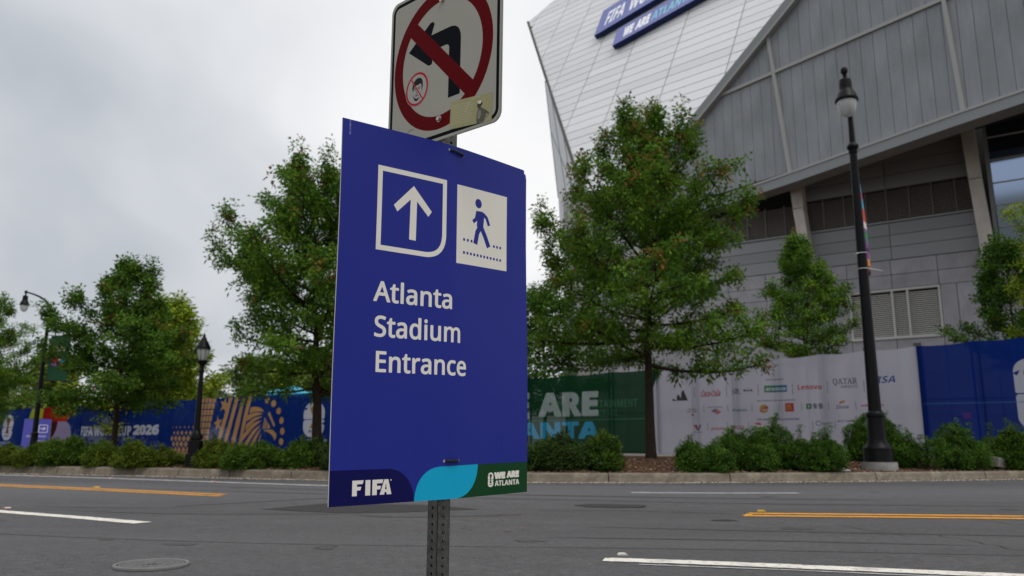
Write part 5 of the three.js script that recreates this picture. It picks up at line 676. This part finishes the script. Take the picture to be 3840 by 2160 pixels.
// ================================================================ SMALL THINGS
{ // raised road markers
  const mk = (label, x, z, c, a, lens, turn) => { const o = thing('road_marker', label, 'road marker', [x, 0, z], turn); const s = new THREE.Shape(); s.moveTo(-0.05, 0); s.lineTo(-0.03, 0.018); s.lineTo(0.03, 0.018); s.lineTo(0.05, 0); const g = new THREE.ExtrudeGeometry(s, { depth: 0.10, bevelEnabled: false }); g.translate(0, 0.001, -0.05); obj('body', g, std(c, 0.6), o); for (const k of [-1, 1]) { const l = bx(0.003, 0.014, 0.08, 0, 0, 0); l.rotateZ(k * 0.84); l.translate(k * 0.042, 0.0105, 0); obj('reflector', l, std(lens[(k + 1) / 2], 0.2), o); } o.scale.setScalar(a * 0.75); };
  const wh = lin(0.6, 0.58, 0.54), ye = lin(0.65, 0.42, 0.04), re = lin(0.45, 0.03, 0.02);
  mk('white and red road marker beside the near white dash at lower right', 0.69, -5.14, wh, 0.8, [wh, re], 0.1);
  mk('yellow road marker on the far side of the right double yellow line', 2.62, -8.62, ye, 1, [ye, ye], 0.05); mk('yellow road marker at the end of the right double yellow line', 2.34, -8.10, ye, 1, [ye, ye], 0.05);
  mk('dull pinkish road marker beside the near white line at the left border', -5.27, -8.6, lin(0.35, 0.22, 0.19), 1, [re, wh], -0.4); mk('orange road marker on the left double yellow line', -6.5, -12.85, ye, 1.1, [ye, ye], -0.45);
  mk('white road marker on the far lane line at the left border', -10.1, -17.3, wh, 1.2, [wh, re], -0.4); mk('white road marker on the far lane line below the slim tree', -8.0, -16.36, wh, 1.2, [wh, re], -0.4); mk('white road marker on the far lane line below the eagle banner', -5.45, -14.95, wh, 1.2, [wh, re], -0.4);
}
function manhole(label, x, z, R) {
  const o = thing('manhole_cover', label, 'manhole cover', [x, 0.002, z], 0.3);
  obj('frame', lathe([[R * 0.90, 0.001], [R * 0.90, 0.010], [R * 0.92, 0.016], [R * 0.985, 0.016], [R, 0.010], [R, 0]], 56), std(lin(0.33, 0.333, 0.333), 0.5, { map: scaled(texConcrete, 4) }), o);
  const pr = [[0.001, 0.006]]; for (let i = 1; i <= 5; i++) { const a = R * (0.13 + i * 0.135); pr.push([a, 0.003], [a + 0.003, 0.011], [a + 0.010, 0.011], [a + 0.013, 0.003]); } pr.push([R * 0.885, 0.005], [R * 0.885, 0.0]); obj('lid', lathe(pr.filter((p) => p[0] <= R * 0.886), 56), M.castIron, o);
  const studs = []; for (let i = 0; i < 12; i++) { const a = i / 12 * 6.283; studs.push(bx(0.03, 0.004, 0.010, 0, 0, 0).rotateY(-a).translate(Math.cos(a) * R * 0.2, 0.008, Math.sin(a) * R * 0.2)); } obj('raised_bars', studs, M.castIron, o);
}
manhole('round cast iron manhole cover in the near lane at lower left', -1.97, -4.58, 0.195);
manhole('manhole cover just clipped by the lower left corner', -2.83, -4.16, 0.205);
{ // litter and bits on the bed
  const crumple = (name, label, cat, x, z, w, h, d, seed, mat) => { const o = new THREE.IcosahedronGeometry(1, 4), p = o.attributes.position; for (let i = 0; i < p.count; i++) { const a = V3(p.getX(i), p.getY(i), p.getZ(i)), k = 1 + 0.55 * fbm(a.x * 1.7 + seed, a.y * 1.7, a.z * 1.7, 4) + 0.12 * Math.abs(fbm(a.x * 5, a.y * 5 + seed, a.z * 5, 2)); p.setXYZ(i, a.x * k * w / 2, Math.max(-0.2, a.y * k) * h, a.z * k * d / 2); } o.computeVertexNormals(); const m = obj(name, o, mat); m.position.set(x, bedY(x, z) + h * 0.15, z); tag(m, label, cat); };
  const film = new THREE.MeshPhysicalMaterial({ color: lin(0.60, 0.61, 0.63), roughness: 0.35, transmission: 0.2, thickness: 0, side: THREE.DoubleSide });
  crumple('plastic_wrapper', 'crumpled white plastic wrapper lying on the bed in front of the dark shrub', 'litter', -4.92, -18.6, 0.42, 0.10, 0.2, 3, film);
  crumple('plastic_bag', 'crumpled pale plastic bag on the mulch left of the tall street lamp', 'litter', 7.0, -17.35, 0.36, 0.06, 0.22, 8, film);
  crumple('paper_scrap', 'small white scrap of litter on the mulch near the kerb', 'litter', 4.45, -16.85, 0.10, 0.025, 0.07, 5, std(lin(0.5, 0.5, 0.5), 0.8));
  const b = obj('concrete_chunk', (() => { const g = new RoundedBoxGeometry(0.42, 0.22, 0.26, 3, 0.02), p = g.attributes.position; for (let i = 0; i < p.count; i++) { const k = 1 + 0.10 * fbm(p.getX(i) * 9, p.getY(i) * 9, p.getZ(i) * 9, 3); p.setXYZ(i, p.getX(i) * k, p.getY(i) * k, p.getZ(i) * k); } g.computeVertexNormals(); return g; })(), std(lin(0.42, 0.40, 0.38), 0.95, { map: scaled(texConcrete, 2) })); b.position.set(11.35, bedY(11.35, -19.5) + 0.12, -19.0); b.rotation.set(0.15, 0.5, -0.2); tag(b, 'broken pale concrete block on the bed at the right border', 'concrete block');
  const r = rng(88), N = 90, m = new THREE.InstancedMesh(CL.oak, leafMat, N), o = new THREE.Object3D(); for (let i = 0; i < N; i++) { const near = i < 45; const x = near ? -1.2 + r() * 1.6 : -6 + r() * 14, z = near ? -8.3 + r() * 1.8 : -9 - r() * 6; o.position.set(x, 0.004, z); o.rotation.set(0, r() * 6.3, 0); o.scale.set(0.14 + r() * 0.1, 0.03, 0.14 + r() * 0.1); o.updateMatrix(); m.setMatrixAt(i, o.matrix); m.setColorAt(i, lin(0.30 * (0.6 + r() * 0.6), 0.17, 0.09)); }
  m.name = 'fallen_leaves'; m.userData.kind = 'stuff'; tag(m, 'scattered small dry leaves lying on the asphalt', 'fallen leaves'); scene.add(m);
}
{ // sandwich board before the far left fence
  const o = thing('sandwich_board', 'blue A-frame sandwich board with an arrow standing by the left fence', 'sandwich board', [-17.35, 0.15, -29.6], rad(24)), w = 0.86, h = 1.45;
  const tex = canvas(256, 432, (x) => { x.fillStyle = '#474aae'; x.fillRect(0, 0, 256, 432); x.strokeStyle = '#c6c8dc'; x.lineWidth = 9; x.beginPath(); x.roundRect(148, 62, 82, 82, [2, 14, 2, 2]); x.stroke(); x.fillStyle = '#c6c8dc'; x.fillRect(160, 96, 36, 13); poly(x, [[190, 78], [216, 102], [190, 126]], '#c6c8dc'); fit(x, 'Orange Deck', 36, 226, 176, 196, BOLD, '#c6c8dc'); fit(x, 'Storage', 136, 228, 228, 246, BOLD, '#c6c8dc'); fit(x, '& Bays', 140, 228, 258, 276, BOLD, '#c6c8dc'); });
  const f = bx(w, h, 0.03, 0, h / 2, 0.0); f.rotateX(-0.17); f.translate(0, 0, 0.30); obj('board', f, std(lin(0.10, 0.10, 0.40), 0.6), o);
  const p = new THREE.PlaneGeometry(w - 0.02, h - 0.02); p.translate(0, h / 2, 0.018); p.rotateX(-0.17); p.translate(0, 0, 0.30); obj('printed_face', p, new THREE.MeshStandardMaterial({ map: tex, roughness: 0.6 }), o);
  const b = bx(w, h, 0.03, 0, h / 2, 0); b.rotateX(0.17); b.translate(0, 0, -0.24); obj('rear_board', b, std(lin(0.40, 0.40, 0.36), 0.7), o);
  obj('hinge', bx(w, 0.035, 0.07, 0, h * 0.985, 0.03), M.black, o); for (const k of [-1, 1]) obj('side_panel', (() => { const s = new THREE.Shape(); s.moveTo(-0.22, 0.02); s.lineTo(0.27, 0.02); s.lineTo(0.05, h * 0.95); s.lineTo(0.0, h * 0.95); const g = new THREE.ExtrudeGeometry(s, { depth: 0.012, bevelEnabled: false }); g.rotateY(-Math.PI / 2); g.translate(k * (w / 2 - 0.03), 0, 0.03); return g; })(), std(lin(0.44, 0.44, 0.40), 0.8), o);
}
{ // pop-up canopy far beyond the fence
  const o = thing('canopy_tent', 'cyan pop-up canopy tent far behind the fence under the broad tree', 'canopy tent', [-15.9, 0, -57.9], 0.35), top = V3(0, 4.95, 0), c = [[-1.7, -1.6], [1.7, -1.6], [1.7, 1.6], [-1.7, 1.6]].map(([a, b]) => V3(a, 4.35, b)), pts = [];
  for (let i = 0; i < 4; i++) { pts.push(top, c[(i + 1) % 4], c[i]); const a = c[i], b = c[(i + 1) % 4], a2 = a.clone().setY(4.05), b2 = b.clone().setY(4.05); pts.push(a, b, a2, a2, b, b2); }
  const g = new THREE.BufferGeometry().setFromPoints(pts); g.computeVertexNormals(); obj('canopy', g, new THREE.MeshStandardMaterial({ color: lin(0.06, 0.42, 0.62), roughness: 0.8, side: THREE.DoubleSide }), o); for (const p of c) obj('leg', limb([p.clone().setY(0), p], [0.03, 0.03], 6), steelGrey, o);
}
console.log('leaf clusters', nLeaf);
renderer.render(scene, camera);
